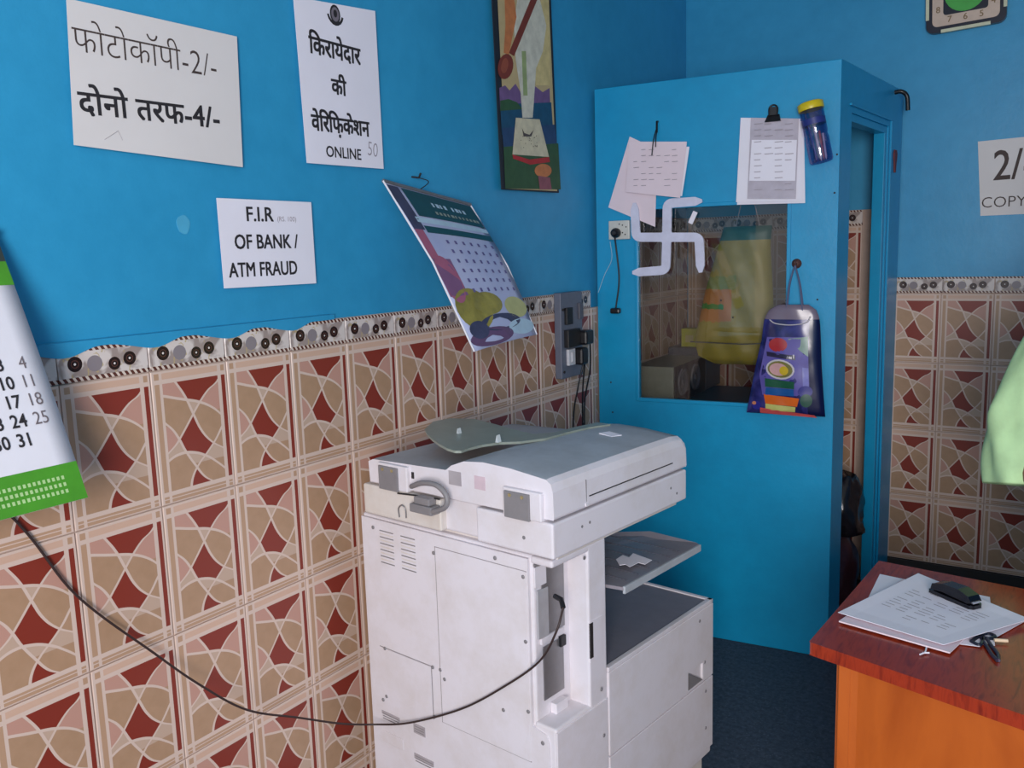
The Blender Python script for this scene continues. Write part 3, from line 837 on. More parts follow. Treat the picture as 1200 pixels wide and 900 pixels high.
def uv1(px, py):
    n = (TRc-TLc).cross(TLc-BLc); P0 = on_plane(px, py, TLc, n)
    v = (TLc.z-P0.z)/(TLc.z-BLc.z); yl = TLc.y*(1-v)+BLc.y*v; yr = TRc.y*(1-v)+BRc.y*v
    return (P0.y-yl)/(yr-yl), v
b = MB()
ua, va = uv1(24, 427); ub, vb = uv1(46, 491); uc, vc = uv1(39, 470); ud, vd = uv1(13, 475)
du = (uc-ud); dv = (vb-va)/3.0
days = {}
for d_ in range(1, 32):
    idx = d_ - 4; row = math.ceil(idx/7) if idx > 0 else 0
    col_ = d_ - 4 - 7*row    # 0 for 4,11,18,25
    row_v = va + dv*row; u_ = ua + du*col_
    if d_ == 31: pass
    ctext(b, pt, str(d_), 0.033, u_, row_v, W1, H1, M_INK if d_ % 7 != 4 else plain('grey_ink', rgb(110,100,104), .7), 0.0006 if d_ % 7 != 4 else 0.0, 0.85)
ctext(b, pt, '2026'[0:0] or ' ', 0.01, 0.5, 0.2, W1, H1, M_INK)
child_world(b, 'dates', cal)['kind'] = 'stuff'
b = MB(); b.tube([TLc+Vector((0,-0.005,0)), TRc+Vector((0,0.004,0))], 0.005, M_METAL, 8); child_world(b, 'binding_strip', cal)
b = MB(); b.tube([(-0.012, -0.27, 1.66), (0.02, -0.27, 1.665)], 0.003, M_METAL, 6); b.tube([(0.016, -0.27, 1.665), (0.012, -0.27, 1.632)], 0.0015, M_METAL, 6); child_world(b, 'hanger', cal)

# calendar B (blown, in the middle of the left wall)
TL2, TR2, BR2, BL2 = on_x(449, 212, 0.03), on_x(551, 240, 0.055), on_x(629, 392, 0.30), on_x(556, 412, 0.29)
cal2 = empty('wall_calendar', (0.0, 1.1, 1.75)); tag(cal2, 'colourful glossy calendar with a dark green header, swinging off its hook on the left wall', 'calendar')
def m_cal2():
    g = G('calendar_glossy_paper'); n = g.noise(9, g.obj(), 3, 0.5)
    return g.fin(g.mix(n, rgb(150, 160, 200), rgb(186, 190, 216)), 0.3)
b, pt2 = curved_quad('page', TL2, TR2, BR2, BL2, 0.018, m_cal2(), bow=0.012); child_world(b, 'page', cal2)
W2, H2 = (TR2-TL2).length, (TL2-BL2).length
b = MB()
M_T = plain('cal_teal', rgb(24, 74, 84), .35); M_VI = plain('cal_violet', rgb(120, 84, 120), .35); M_RO = plain('cal_rose', rgb(156, 90, 116), .35)
M_OL = plain('cal_olive', rgb(136, 128, 62), .35, 0, .3, 20); M_SL = plain('cal_slate', rgb(60, 62, 88), .35, 0, .3, 20); M_IC = plain('cal_ice', rgb(170, 196, 214), .35); M_PU = plain('cal_purple', rgb(96, 72, 104), .35)
patch(b, pt2, 0.16, 0.98, 0.02, 0.205, M_T, nu=8); patch(b, pt2, 0.10, 0.99, 0.215, 0.25, M_IC, 0.0009, 8); patch(b, pt2, 0.14, 0.99, 0.27, 0.315, M_T, 0.0009, 8)
patch(b, pt2, 0.0, 0.13, 0.02, 0.30, M_SL, 0.0009, 4); patch(b, pt2, 0.0, 0.10, 0.30, 0.55, M_RO, 0.0009, 4, 6); patch(b, pt2, 0.0, 0.22, 0.48, 0.70, M_VI, 0.0010, 4, 6)
def blob(cu, cv, ru, rv, m, lf):
    n = 22; b.add([pt2(min(1, max(0, cu+ru*math.cos(2*PI*k/n))), min(1, max(0, cv+rv*math.sin(2*PI*k/n))), lf) for k in range(n)], [tuple(range(n-1, -1, -1))], m)
for (cu, cv, ru, rv, m_, lf) in ((0.10, .60, .12, .14, M_RO, .0012), (.22, .78, .22, .12, M_OL, .0014), (.42, .76, .2, .07, M_OL, .0016), (.82, .80, .18, .07, plain('cal_straw', rgb(176, 176, 120), .4), .0016),
                                (.5, .88, .3, .05, M_SL, .0018), (.78, .93, .22, .05, M_IC, .0020), (.3, .95, .3, .05, M_PU, .0022), (.16, .90, .12, .05, M_SL, .0024)):
    blob(cu, cv, ru, rv, m_, lf)
child_world(b, 'printed_picture', cal2)['kind'] = 'stuff'
b = MB(); rnd = random.Random(8)
for k, (row, n_, u0) in enumerate(((0.085, 9, .42), (0.15, 12, .40))):
    for i in range(n_):
        w_ = 0.018+0.02*rnd.random(); uu = u0+i*0.047
        if k == 0 and i == 4: continue
        patch(b, pt2, uu, uu+w_, row, row+(0.030 if k == 0 else 0.022), M_IC if k == 0 else M_GREEN_GREY, 0.0016, 1, 1)
for r_ in range(6):
    for i in range(7):
        patch(b, pt2, 0.30+i*0.1, 0.30+i*0.1+0.028, 0.355+r_*0.062, 0.378+r_*0.062, plain('cal_print', rgb(96, 88, 138), .4), 0.0016, 1, 1)
child_world(b, 'printed_dates', cal2)['kind'] = 'stuff'
b = MB(); b.tube([TL2, TR2], 0.006, M_METAL, 8); b.tube([TL2, pt2(0, .5), BL2], 0.003, M_CALW, 6); b.tube([TR2, pt2(1, .5), BR2], 0.003, M_CALW, 6); child_world(b, 'binding_strip', cal2)
hk = on_x(492, 208, 0.02)
b = MB(); b.tube([(-0.012, hk.y, hk.z+0.004), (0.016, hk.y, hk.z), (0.024, hk.y, hk.z+0.012)], 0.003, M_DARK, 6); wcurve(b, [(0.016, hk.y, hk.z), (0.028, hk.y+0.03, hk.z-0.012), tuple((TL2*0.62+TR2*0.38))], 0.0015, M_DARK, 5); child_world(b, 'hanger', cal2)

# ---------------------------------------------------------------- switchboard and its cords on the left wall
y0, y1, zb, zt = 1.905, 2.095, 1.085, 1.405
sb = empty('switchboard', M=frame((0.001, y0, zb), (0, 1, 0))); tag(sb, 'grey electric switchboard on the tiled left wall beside the booth', 'switchboard')
b = MB(); b.box(0, 0.165, -0.030, 0.0, 0, 0.325, plain('switchboard_grey', rgb(96, 102, 118), 0.45)); b.build('back_box', sb, 0.003)
def sbx(n_, x0, x1, z0, z1, d, m): b = MB(); b.box(x0, x1, -0.030-d, -0.0295, z0, z1, m); b.build(n_, sb, 0.002)
sbx('socket', 0.025, 0.072, 0.205, 0.268, 0.012, M_BLACK); sbx('socket', 0.020, 0.115, 0.118, 0.185, 0.02, M_BLACK)
sbx('switch', 0.035, 0.085, 0.048, 0.110, 0.012, plain('switch_white', rgb(200, 200, 206), 0.4)); sbx('switch', 0.052, 0.068, 0.060, 0.098, 0.016, plain('switch_white', rgb(200, 200, 206), 0.4))
sbx('switch', 0.128, 0.158, 0.218, 0.280, 0.010, M_DGREY)
for x, z in ((0.014, 0.262), (0.014, 0.026)): b = MB(); b.lathe([(0.005, 0), (0.005, 0.004)], M_DARK, 10, Matrix.Translation((x, -0.030, z)) @ Matrix.Rotation(PI/2, 4, 'X')); b.build('screw', sb)
pc = empty('power_cable', M=frame((0.001, y0, zb), (0, 1, 0))); tag(pc, 'black plugs with hanging cords at the right of the grey switchboard', 'power cord')
b = MB(); b.box(0.115, 0.178, -0.075, -0.030, 0.120, 0.175, M_BLACK); b.build('plug', pc, 0.008)
b = MB(); b.box(0.088, 0.140, -0.070, -0.030, 0.045, 0.110, M_BLACK); b.build('plug', pc, 0.008)
b = MB()
wcurve(b, [(0.17, -0.06, 0.125), (0.185, -0.05, 0.02), (0.19, -0.02, -0.12), (0.185, -0.02, -0.30), (0.18, -0.02, -0.6)], 0.0035, M_BLACK)
wcurve(b, [(0.115, -0.06, 0.05), (0.10, -0.04, -0.05), (0.092, -0.02, -0.2), (0.09, -0.02, -0.6)], 0.0035, M_BLACK)
wcurve(b, [(0.125, -0.06, 0.05), (0.14, -0.04, -0.06), (0.17, -0.02, -0.2), (0.175, -0.02, -0.34)], 0.0035, M_BLACK)
b.build('cord', pc)

# ---------------------------------------------------------------- things on the booth front
def bw(x, y, z): return BM @ Vector((x, y, z))
def bthing(name, x, z, label, cat, group=None):
    o = empty(name, M=BM @ Matrix.Translation((x, 0, z))); tag(o, label, cat, group); return o
# socket
x0, z0 = loc_on(BM, 715, 281); x1, z1 = loc_on(BM, 739, 258)
so = bthing('wall_socket', (x0+x1)/2, (z0+z1)/2, 'small white electric socket plate on the booth front left of the window', 'socket')
w, h = (x1-x0)/2, (z1-z0)/2
M_SWP = plain('socket_plate', rgb(196, 196, 190), 0.4)
b = MB(); b.box(-w, w, -0.016, 0, -h, h, M_SWP); b.build('plate', so, 0.003)
for (sx, sz) in ((.35,.5),(.7,.3),(.35,-.3),(.6,-.5),(0.05,0.62)): 
    b = MB(); b.lathe([(0.0028, 0), (0.0028, 0.0012)], M_DARK, 8, Matrix.Translation((w*sx, -0.016, h*sz)) @ Matrix.Rotation(PI/2, 4, 'X')); b.build('pin_hole', so)
px_, pz_ = loc_on(BM, 721, 273, 0.03)
pl = bthing('plug_lead', px_, pz_, 'black plug lead hanging from the white socket on the booth front', 'power cord')
b = MB(); b.lathe([(0.019, 0), (0.020, 0.012), (0.014, 0.03), (0.008, 0.034)], M_BLACK, 16, Matrix.Translation((0, -0.016, 0)) @ Matrix.Rotation(PI/2, 4, 'X')); b.build('plug', pl)
ex, ez = loc_on(BM, 721, 364, 0.02); ex -= px_; ez -= pz_
b = MB(); wcurve(b, [(0, -0.04, -0.008), (0.003, -0.03, -0.06), (0.010, -0.02, ez*0.6), (ex, -0.018, ez)], 0.0032, M_BLACK, 6); b.build('cord', pl)
b = MB(); b.box(ex-0.020, ex+0.020, -0.030, -0.002, ez-0.012, ez+0.010, M_BLACK); b.build('plug', pl, 0.006)
b = MB(); xs, zs = loc_on(BM, 716, 283, 0.003); xe, ze = loc_on(BM, 701, 343, 0.003)
wcurve(b, [bw(xs, -0.012, zs), bw(xs+0.002, -0.003, zs-0.07), bw((xs+xe)/2, -0.003, (zs+ze)/2-0.03), bw(xe, -0.003, ze)], 0.0014, plain('white_wire', rgb(170, 200, 214), 0.4), 5)
o = b.build('thin_wire'); tag(o, 'thin white wire running down from the socket on the booth front', 'wire')

# white bent-arm auspicious symbol
def sym():
    s = 1.0
    def L(px, py): return loc_on(BM, 700+px/3.333, 230+py/3.333, 0.008)
    cx_, cz_ = L(272, 160)
    o = bthing('auspicious_symbol', cx_, cz_, 'white plastic swastik auspicious symbol mounted over the booth window corner', 'ornament')
    def P(px, py): x, z = L(px, py); return Vector((x-cx_, z-cz_))
    m_ = plain('white_acrylic', rgb(206, 206, 226), 0.35)
    b = MB()
    def strip(pts, ws):
        pts = [P(*p) for p in pts]; n = len(pts); le, ri = [], []
        for i, p in enumerate(pts):
            t = (pts[min(i+1, n-1)]-pts[max(i-1, 0)]).normalized(); nn = Vector((-t.y, t.x))
            le.append(p+nn*ws[i]); ri.append(p-nn*ws[i])
        for i in range(n-1):
            q = [le[i], le[i+1], ri[i+1], ri[i]]
            b.prism([(v.x, -0.004, v.y) for v in q], (0, -0.009, 0), m_)
    W_ = 0.0175
    x, z = 0, 0
    b.box(-0.02, 0.02, -0.0131, -0.0041, -0.02, 0.02, m_)
    def ar(c, e1, corner, end):
        pts = [c]; a = Vector(e1); k = Vector(corner); e = Vector(end)
        d1 = (k-Vector(c)).normalized(); d2 = (e-k).normalized(); r = 20
        s0 = k-d1*r; s1 = k+d2*r
        pts = [Vector(c), s0] + [s0*(1-t)**2+k*2*t*(1-t)+s1*t*t for t in (.2,.4,.6,.8)] + [s1, k+d2*((e-k).length*0.8), e]
        strip([tuple(p) for p in pts], [W_]*(len(pts)-2)+[W_*0.95, W_*0.35])
    ar((272,160), (0,0), (274,28), (410,18)); ar((272,160), (0,0), (398,160), (404,298))
    ar((272,160), (0,0), (268,288), (138,298)); ar((272,160), (0,0), (152,160), (146,26))
    b.build('symbol_body', o)
    return o
sym()
b = MB(); x, z = loc_on(BM, 812, 255, 0.004); b.box(-0.009, 0.009, -0.006, -0.003, -0.024, 0.024, M_PAPER, Matrix.Rotation(0.45, 4, 'Y'))
o = b.build('tape_scrap'); o.matrix_world = BM @ Matrix.Translation((x, 0, z)); tag(o, 'small white tape scrap stuck at the top of the booth glass', 'tape')

# bill hook with slips
def bsheet(name, pts, m, off, label, bulge=0.01, group=None):
    q = quad_px(BM, pts, off); return sheet(name, BM, q, m, label, 'paper', 0.0006, bulge, off=off, group=group)
o = bsheet('paper_slip', [(738,160),(770,175),(768,266),(713,243)], M_PINKP, 0.004, 'long white slip hanging slanted behind the others on the left booth hook', 0.001)
o = bsheet('paper_slip', [(748,170),(808,172),(800,230),(745,222)], M_PAPER, 0.010, 'white slip half hidden, second in the bunch on the left booth hook', 0.008)
o = bsheet('paper_slip', [(737,166),(805,166),(798,232),(734,225)], M_PINKP, 0.016, 'pinkish receipt slip topmost on the left booth hook', 0.010)
b = MB(); rnd = random.Random(3)
for r_ in range(7):
    for k in range(6):
        if rnd.random() < 0.45: continue
        x, z = loc_on(BM, 743+k*9, 176+r_*7, 0.02); b.box(x, x+0.014+0.01*rnd.random(), -0.0262+0.0001, -0.0260, z, z+0.0022, M_INKL)
b.build('faint_print', o)['kind'] = 'stuff'
hx, hz = loc_on(BM, 770, 146, 0.01)
hk_ = bthing('bill_hook', hx, hz, 'black wire bill hook holding the slips on the booth front', 'hook')
b = MB(); b.tube([(0, 0.0, 0.012), (0, -0.012, 0.012), (0.0, -0.014, -0.03)], 0.004, M_BLACK, 8); b.build('hook_stem', hk_)
b = MB(); wcurve(b, [(-0.002, -0.016, -0.02), (-0.008, -0.030, -0.06), (-0.014, -0.032, -0.115)], 0.0022, M_BLACK, 6); wcurve(b, [(0.002, -0.016, -0.02), (0.002, -0.030, -0.05), (0.001, -0.032, -0.085)], 0.0022, M_BLACK, 6); b.build('hook_prongs', hk_)

# clipped documents
o = bsheet('paper_sheet', [(871,141),(942,142),(944,238),(864,240)], M_PAPER, 0.004, 'backmost white sheet under the black clip on the booth front', 0.006)
o = bsheet('paper_sheet', [(868,138),(938,139),(941,236),(863,237)], M_PAPER, 0.008, 'middle white sheet under the black clip on the booth front', 0.008)
o = bsheet('paper_sheet', [(880,138),(936,139),(933,233),(876,233)], plain('shaded_photocopy', rgb(186, 178, 190), .7), 0.013, 'grey photocopied document topmost under the black clip on the booth front', 0.008)
q = quad_px(BM, [(881,164),(934,164),(932,212),(878,212)], 0.016)
b = MB(); b.add([(q[k][0], -0.0185-0.0015*(k > 1), q[k][1]) for k in range(4)], [(0,3,2,1)], M_PAPER); rnd = random.Random(6)
for r_ in range(12):
    for k in range(4):
        if rnd.random() < 0.4: continue
        x, z = loc_on(BM, 884+k*12, 146+r_*7, 0.02); b.box(x, x+0.022+0.01*rnd.random(), -0.0235, -0.0233, z, z+0.0022, M_INKL)
b.build('printed_text', o)['kind'] = 'stuff'
cx_, cz_ = loc_on(BM, 906, 138, 0.015)
cl = bthing('binder_clip', cx_, cz_, 'black binder clip holding the sheets near the top of the booth', 'clip')
b = MB(); b.prism([(-0.028, -0.026, -0.014), (0.028, -0.026, -0.014), (0.020, -0.010, 0.012), (-0.020, -0.010, 0.012)], (0, 0.010, 0), M_BLACK); b.build('clip_body', cl, 0.002)
b = MB(); wcurve(b, [(-0.014, -0.016, 0.008), (-0.014, -0.012, 0.035), (0, -0.010, 0.045), (0.014, -0.012, 0.035), (0.014, -0.016, 0.008)], 0.003, M_BLACK, 6); b.box(-0.012, 0.012, -0.014, -0.008, 0.01, 0.038, M_BLACK); b.build('clip_handle', cl)

# pen jar hanging at the top right
jx, jz = loc_on(BM, 963, 190, 0.045); tx, tz = loc_on(BM, 949, 120, 0.045)
ax = Vector((tx-jx, 0, tz-jz)); JL = ax.length
JM = BM @ Matrix.Translation((jx, -0.045, jz)) @ Matrix.Rotation(math.atan2(ax.x, ax.z), 4, 'Y')
jar = empty('pen_jar', M=JM); tag(jar, 'clear purple plastic jar with yellow lid tilted at the top right of the booth', 'jar')
def m_clear():
    g = G('clear_violet_plastic'); t = g.t
    tr = g.n('ShaderNodeBsdfTransparent'); tr.inputs[0].default_value = (0.62, 0.58, 0.78, 1)
    gl = g.n('ShaderNodeBsdfGlossy'); gl.inputs['Roughness'].default_value = 0.08
    mx = g.n('ShaderNodeMixShader'); mx.inputs[0].default_value = 0.14
    t.links.new(tr.outputs[0], mx.inputs[1]); t.links.new(gl.outputs[0], mx.inputs[2]); t.links.new(mx.outputs[0], t.nodes['Material Output'].inputs[0]); return g.m
R0 = 0.040
b = MB(); b.lathe([(R0*0.9, 0), (R0, 0.008), (R0, JL*0.4), (R0*0.93, JL*0.45), (R0, JL*0.5), (R0, JL*0.86), (R0*0.86, JL*0.9)], m_clear(), 20); b.build('jar_body', jar)
b = MB(); b.lathe([(R0*1.08, JL*0.87), (R0*1.1, JL*0.9), (R0*1.1, JL*0.98), (R0*0.9, JL)], plain('yellow_lid', rgb(214, 190, 30), 0.35), 20); b.build('lid', jar)
b = MB(); b.lathe([(R0*1.01, JL*0.62), (R0*1.01, JL*0.72)], plain('blue_label', rgb(40, 50, 120), 0.4), 20); b.build('jar_label', jar)
for k, (dx, c_, ln) in enumerate(((-0.012, rgb(40,60,150), .66), (0.0, rgb(220,216,220), .6), (0.010, rgb(190,60,80), .5), (0.016, rgb(220,216,220), .45))):
    b = MB(); b.lathe([(0.001, 0.004), (0.0038, 0.014), (0.0038, JL*ln)], plain('pen_%d' % k, c_, 0.35), 8)
    o = b.build('pen'); o.matrix_world = JM @ Matrix.Translation((dx, 0.006*(k % 2)-0.003, 0.002)) @ Matrix.Rotation(0.04*(k-1.5), 4, 'Y')
    tag(o, ['blue pen leftmost inside the jar with yellow lid', 'white pen beside the blue one inside the jar with yellow lid', 'red pen inside the jar with yellow lid', 'short white pen rightmost inside the jar with yellow lid'][k], 'pen', 'pens in the hanging jar')
b = MB(); b.tube([JM @ Vector((0, 0.0, JL*0.9)), bw(tx+0.01, 0.0, tz+0.01)], 0.002, M_METAL, 6); o = b.build('jar_hanger', jar); o.matrix_parent_inverse = JM.inverted()

# printed bag on a hook
hx, hz = loc_on(BM, 933, 309, 0.01)
hk2 = bthing('wall_hook', hx, hz, 'dark round wall hook on the booth front above the blue printed bag', 'hook')
b = MB(); b.lathe([(0.018, 0), (0.016, 0.006), (0.008, 0.012)], plain('rusty_metal', rgb(84, 50, 44), 0.6), 14, Matrix.Rotation(PI/2, 4, 'X')); b.build('hook_base', hk2)
b = MB(); wcurve(b, [(0, -0.008, 0), (0, -0.03, -0.004), (0, -0.036, 0.01)], 0.004, plain('rusty_metal', rgb(84, 50, 44), 0.6), 8); b.build('hook_arm', hk2)
BG = BM @ Matrix.Translation((0, -0.035, 0))
bg = empty('printed_bag', M=BG); tag(bg, 'purple-blue printed plastic carry bag hanging by strings from the booth hook', 'bag')
ol = []
for a, c, d, e in [(912,356,948,358),(900,362,958,366),(895,375,961,378),(893,395,962,398),(886,425,963,430),(880,455,965,462),(875,479,967,493)]:
    x0, z0 = loc_on(BG, a, c); x1, z1 = loc_on(BG, d, e); ol.append(((z0+z1)/2, x0, x1))
def m_bag():
    g = G('purple_printed_film'); sep = g.n('ShaderNodeSeparateXYZ'); g.put(sep.inputs[0], g.obj()); x, z = sep.outputs[0], sep.outputs[2]
    n = g.noise(14, g.obj(), 3, 0.5, 0.6)
    col = g.mix(g.ramp(n, [(0.4,(0,0,0,1)),(0.6,(1,1,1,1))]), rgb(26, 30, 84), rgb(56, 56, 124))
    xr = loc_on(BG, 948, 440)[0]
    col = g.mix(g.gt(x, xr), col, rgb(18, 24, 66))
    ztop = loc_on(BG, 930, 374)[1]
    col = g.mix(g.gt(z, ztop), col, rgb(120, 108, 124))
    return g.fin(col, 0.22)
bbm = bag_body(Matrix.Identity(4), ol, 0.05, m_bag(), nx=16, nz=22, wrinkle=0.002, seed=11).build('bag_body', bg)
OFFB = 0.031
c_ = lambda n_, r, g_, b_: plain('bagprint_'+n_, rgb(r, g_, b_), 0.3, 0, 0.1)
def Z(px, py): return (870+px*0.1777, 340+py*0.1777)
def bagpolys(polys, name):
    """print that follows the bag's front surface: small quads lifted along -y"""
    b = MB(); k = 0; dg = bpy.context.evaluated_depsgraph_get(); dg.update()
    from mathutils.bvhtree import BVHTree
    me = bbm.data; bvh = BVHTree.FromPolygons([v.co for v in me.vertices], [p.vertices[:] for p in me.polygons])
    for pts, m_ in polys:
        k += 1; q = [loc_on(BG, *Z(*p), 0.02) for p in pts]; cxm = sum(p[0] for p in q)/len(q); czm = sum(p[1] for p in q)/len(q)
        rings = [[(cxm+(x-cxm)*s_, czm+(z-czm)*s_) for x, z in q] for s_ in (1.0, 0.66, 0.33)]; vs = []
        def dep(x, z):
            h = bvh.ray_cast(Vector((x, -0.3, z)), Vector((0, 1, 0)))
            return (h[0].y if h[0] else 0.0)-0.0006-0.00025*k
        n = len(q)
        for rg in rings: vs += [(x, dep(x, z), z) for x, z in rg]
        vs.append((cxm, dep(cxm, czm), czm)); fs = []
        for r_ in range(2): fs += [(r_*n+i, r_*n+(i+1)%n, (r_+1)*n+(i+1)%n, (r_+1)*n+i) for i in range(n)]
        fs += [(2*n+i, 2*n+(i+1)%n, 3*n) for i in range(n)]
        b.add(vs, fs, m_, True)
    o_ = b.build(name, bg); o_['kind'] = 'stuff'; return o_
def dens(pts, n=6):
    out = []
    for a, c in zip(pts, pts[1:]+pts[:1]):
        for k in range(n): out.append((a[0]+(c[0]-a[0])*k/n, a[1]+(c[1]-a[1])*k/n))
    return out
bagpolys([
    (dens([(160,310),(430,310),(440,640),(360,700),(130,690),(110,560)]), c_('violet', 92, 84, 160)),
    (dens([(300,320),(432,308),(434,440),(380,400)]), c_('palegreen', 136, 160, 150)),
    (ell(235, 360, 62, 46), c_('red', 170, 44, 50)),
    (dens([(158,405),(350,432),(352,462),(160,435)]), c_('navy', 26, 24, 60)),
    (ell(250, 522, 96, 66, 0.15), c_('white', 196, 190, 196)), (ell(250, 522, 84, 55, 0.15), c_('olive', 120, 116, 60)),
    (ell(240, 522, 62, 42, 0.15), c_('pink', 206, 160, 160)), (ell(275, 530, 30, 30), c_('yellow', 206, 176, 50)),
    (dens([(148,580),(345,605),(342,652),(150,636)]), c_('dgreen', 24, 84, 60)), (dens([(155,640),(340,655),(340,700),(150,690)]), c_('blue', 24, 84, 150)),
    (dens([(140,685),(375,715),(360,770),(150,748)]), c_('orange', 216, 100, 30)), (dens([(150,748),(350,772),(345,808),(150,790)]), c_('lime', 190, 190, 110)),
    (dens([(115,775),(470,830),(488,848),(112,812)]), c_('rose', 206, 84, 84)),
    (dens([(396,510),(436,515),(438,650),(400,650)]), c_('lilac', 120, 120, 190)), (ell(415, 670, 48, 38), c_('indigo', 40, 40, 130)), (ell(420, 730, 40, 44), c_('leaf', 40, 84, 70)),
    (ell(90, 760, 30, 28), c_('indigo', 40, 40, 130)), (ell(75, 745, 14, 12), c_('peach', 190, 120, 90)),
], 'printed_picture')
bagpolys([(dens(p, 2), c_('white', 196, 190, 196)) for p in ([(172,415),(200,418),(200,428),(172,424)],[(206,420),(258,428),(256,444),(208,434)],[(282,430),(300,432),(300,452),(282,448)],[(306,436),(328,438),(328,454),(306,450)],[(334,424),(344,426),(342,452),(336,450)])] +
         [(dens(p, 2), M_INK) for p in ([(164,762),(212,768),(210,786),(166,780)],[(226,772),(258,776),(258,794),(228,788)],[(274,780),(326,784),(326,802),(276,796)])], 'printed_marks')
b = MB(); tx0, tz0 = loc_on(BG, 922, 356); tx1, tz1 = loc_on(BG, 941, 357); hp = Vector((hx, 0.004, hz-0.004))
M_STR = plain('grey_string', rgb(84, 92, 124), 0.6)
for k, (x_, z_) in enumerate(((tx0, tz0), (tx1, tz1))):
    for dy in (-0.012, 0.012): wcurve(b, [(x_, dy, z_-0.02), ((x_+hp.x)/2+(0.004 if k else -0.004), dy*0.5, (z_+hp.z)/2), tuple(hp)], 0.0026, M_STR, 6)
b.build('carry_string', bg)
b = MB(); a0 = [loc_on(BG, *Z(*p)) for p in ((190,190),(230,215),(330,225),(430,210),(460,170))]
wcurve(b, [(x, -0.030, z) for x, z in a0], 0.0022, c_('white', 196, 190, 196), 6); b.build('bag_rim', bg)

# ---------------------------------------------------------------- photocopier
CPM = Matrix.Translation((0.738, 0.631, 0)) @ Matrix.Rotation(math.radians(-7), 4, 'Z')
cp = empty('photocopier', M=CPM); tag(cp, 'large off-white office photocopier standing by the tiled left wall', 'photocopier')
def cu(px, py, y): p = CPM.inverted() @ on_plane(px, py, CPM @ Vector((0, y, 0)), CPM.to_3x3() @ Vector((0, 1, 0))); return p.x, p.z
def cs(px, py, x): p = CPM.inverted() @ on_plane(px, py, CPM @ Vector((x, 0, 0)), CPM.to_3x3() @ Vector((1, 0, 0))); return p.y, p.z
def ch(px, py, z): p = CPM.inverted() @ on_z(px, py, z); return p.x, p.y
WX = -0.635
b = MB()
b.box(WX, -0.058, 0.004, 0.205, 0.10, 0.900, M_COP)
b.box(-0.062, 0.0, 0.132, 0.205, 0.10, 0.900, M_COP)
b.box(-0.062, 0.0, 0.0, 0.14, 0.10, 0.505, M_COP)
b.box(-0.062, 0.0, 0.0, 0.14, 0.882, 0.900, M_COP)
b.box(WX, -0.002, 0.2, 0.733, 0.10, 0.562, M_COP)
b.box(WX, -0.34, 0.2, 0.62, 0.55, 0.900, M_COP)
b.build('body', cp, 0.006, 3)
b = MB(); b.box(WX+0.02, -0.02, 0.02, 0.715, 0.04, 0.105, M_COPY2); b.build('base', cp, 0.004)
for x in (WX+0.07, -0.07):
    for y in (0.08, 0.66):
        b = MB(); b.lathe([(0.020, 0), (0.024, 0.006), (0.024, 0.03), (0.012, 0.045)], M_BLACK, 14, Matrix.Translation((x, y, 0))); b.build('foot', cp)
# rear cover with stepped right edge
b = MB(); pr = [(WX+0.004, 0.105), (-0.017, 0.105), (-0.017, 0.470), (-0.024, 0.485), (-0.066, 0.495), (-0.066, 0.893), (WX+0.004, 0.893)]
b.prism([(x, -0.004, z) for x, z in pr], (0, 0.008, 0), M_COP); rc = b.build('rear_cover', cp, 0.0015)
b = MB()
x0, z0 = cu(512, 645, -0.005); x1, z1 = cu(509, 782, -0.005)
b.box(-0.357, -0.072, -0.0058, -0.0045, 0.405, 0.862, M_COP); b.build('access_panel', rc, 0.0005)
M_GRV = plain('groove_shadow', rgb(150, 142, 144), 0.7)
b = MB()
for xa_, xb_, za_, zb_ in ((-0.360, -0.07, 0.861, 0.8635), (-0.3595, -0.3575, 0.405, 0.862), (-0.585, -0.39, 0.5425, 0.5445), (-0.391, -0.389, 0.40, 0.5435), (-0.36, -0.07, 0.4035, 0.4055)): b.box(xa_, xb_, -0.0050, -0.0035, za_, zb_, M_GRV)
b.build('panel_groove', rc)['kind'] = 'stuff'
b = MB(); b.box(-0.578, -0.392, -0.0058, -0.0045, 0.405, 0.542, M_COP); b.build('access_panel', rc, 0.0005)
b = MB()
for cxv in (-0.535, -0.455):
    for k in range(11): b.box(cxv-0.026, cxv+0.026, -0.0048, -0.0038, 0.868-k*0.0085-0.0026, 0.868-k*0.0085, M_COPY2 if k % 2 else M_GREYP)
b.build('vent_slots', rc)['kind'] = 'stuff'
for px, py in ((437, 618), (508, 648), (580, 654), (613, 676), (616, 752), (619, 834), (451, 760), (507, 782), (516, 785), (521, 796), (449, 820), (453, 816), (509, 840), (590, 832), (636, 871)):
    x, z = cu(px, py, -0.006); b = MB(); b.lathe([(0.0048, 0), (0.0048, 0.0015), (0.003, 0.0022)], M_GREYP, 10, Matrix.Translation((x, -0.0055, z)) @ Matrix.Rotation(PI/2, 4, 'X')); b.build('screw', rc)
M_STK = plain('grey_sticker', rgb(168, 160, 164), 0.5)
for a, c, d, e in ((447, 832, 468, 844), (484, 847, 498, 863), (485, 882, 508, 898)):
    x0, z0 = cu(a, c, -0.006); x1, z1 = cu(d, e, -0.006); b = MB(); b.box(x0, x1, -0.0052, -0.0040, z1-0.004, z0, M_STK)
    for k in range(3): b.box(x0+0.004, x1-0.004, -0.0055, -0.0051, z0-0.008-k*0.007, z0-0.006-k*0.007, M_GREYP)
    b.build('sticker', rc)
x0, z0 = cu(450, 856, -0.006); x1, z1 = cu(473, 880, -0.006)
b = MB(); b.box(x0, x1, -0.0065, -0.004, z1, z0, M_COP); b.build('small_cover', rc, 0.002)
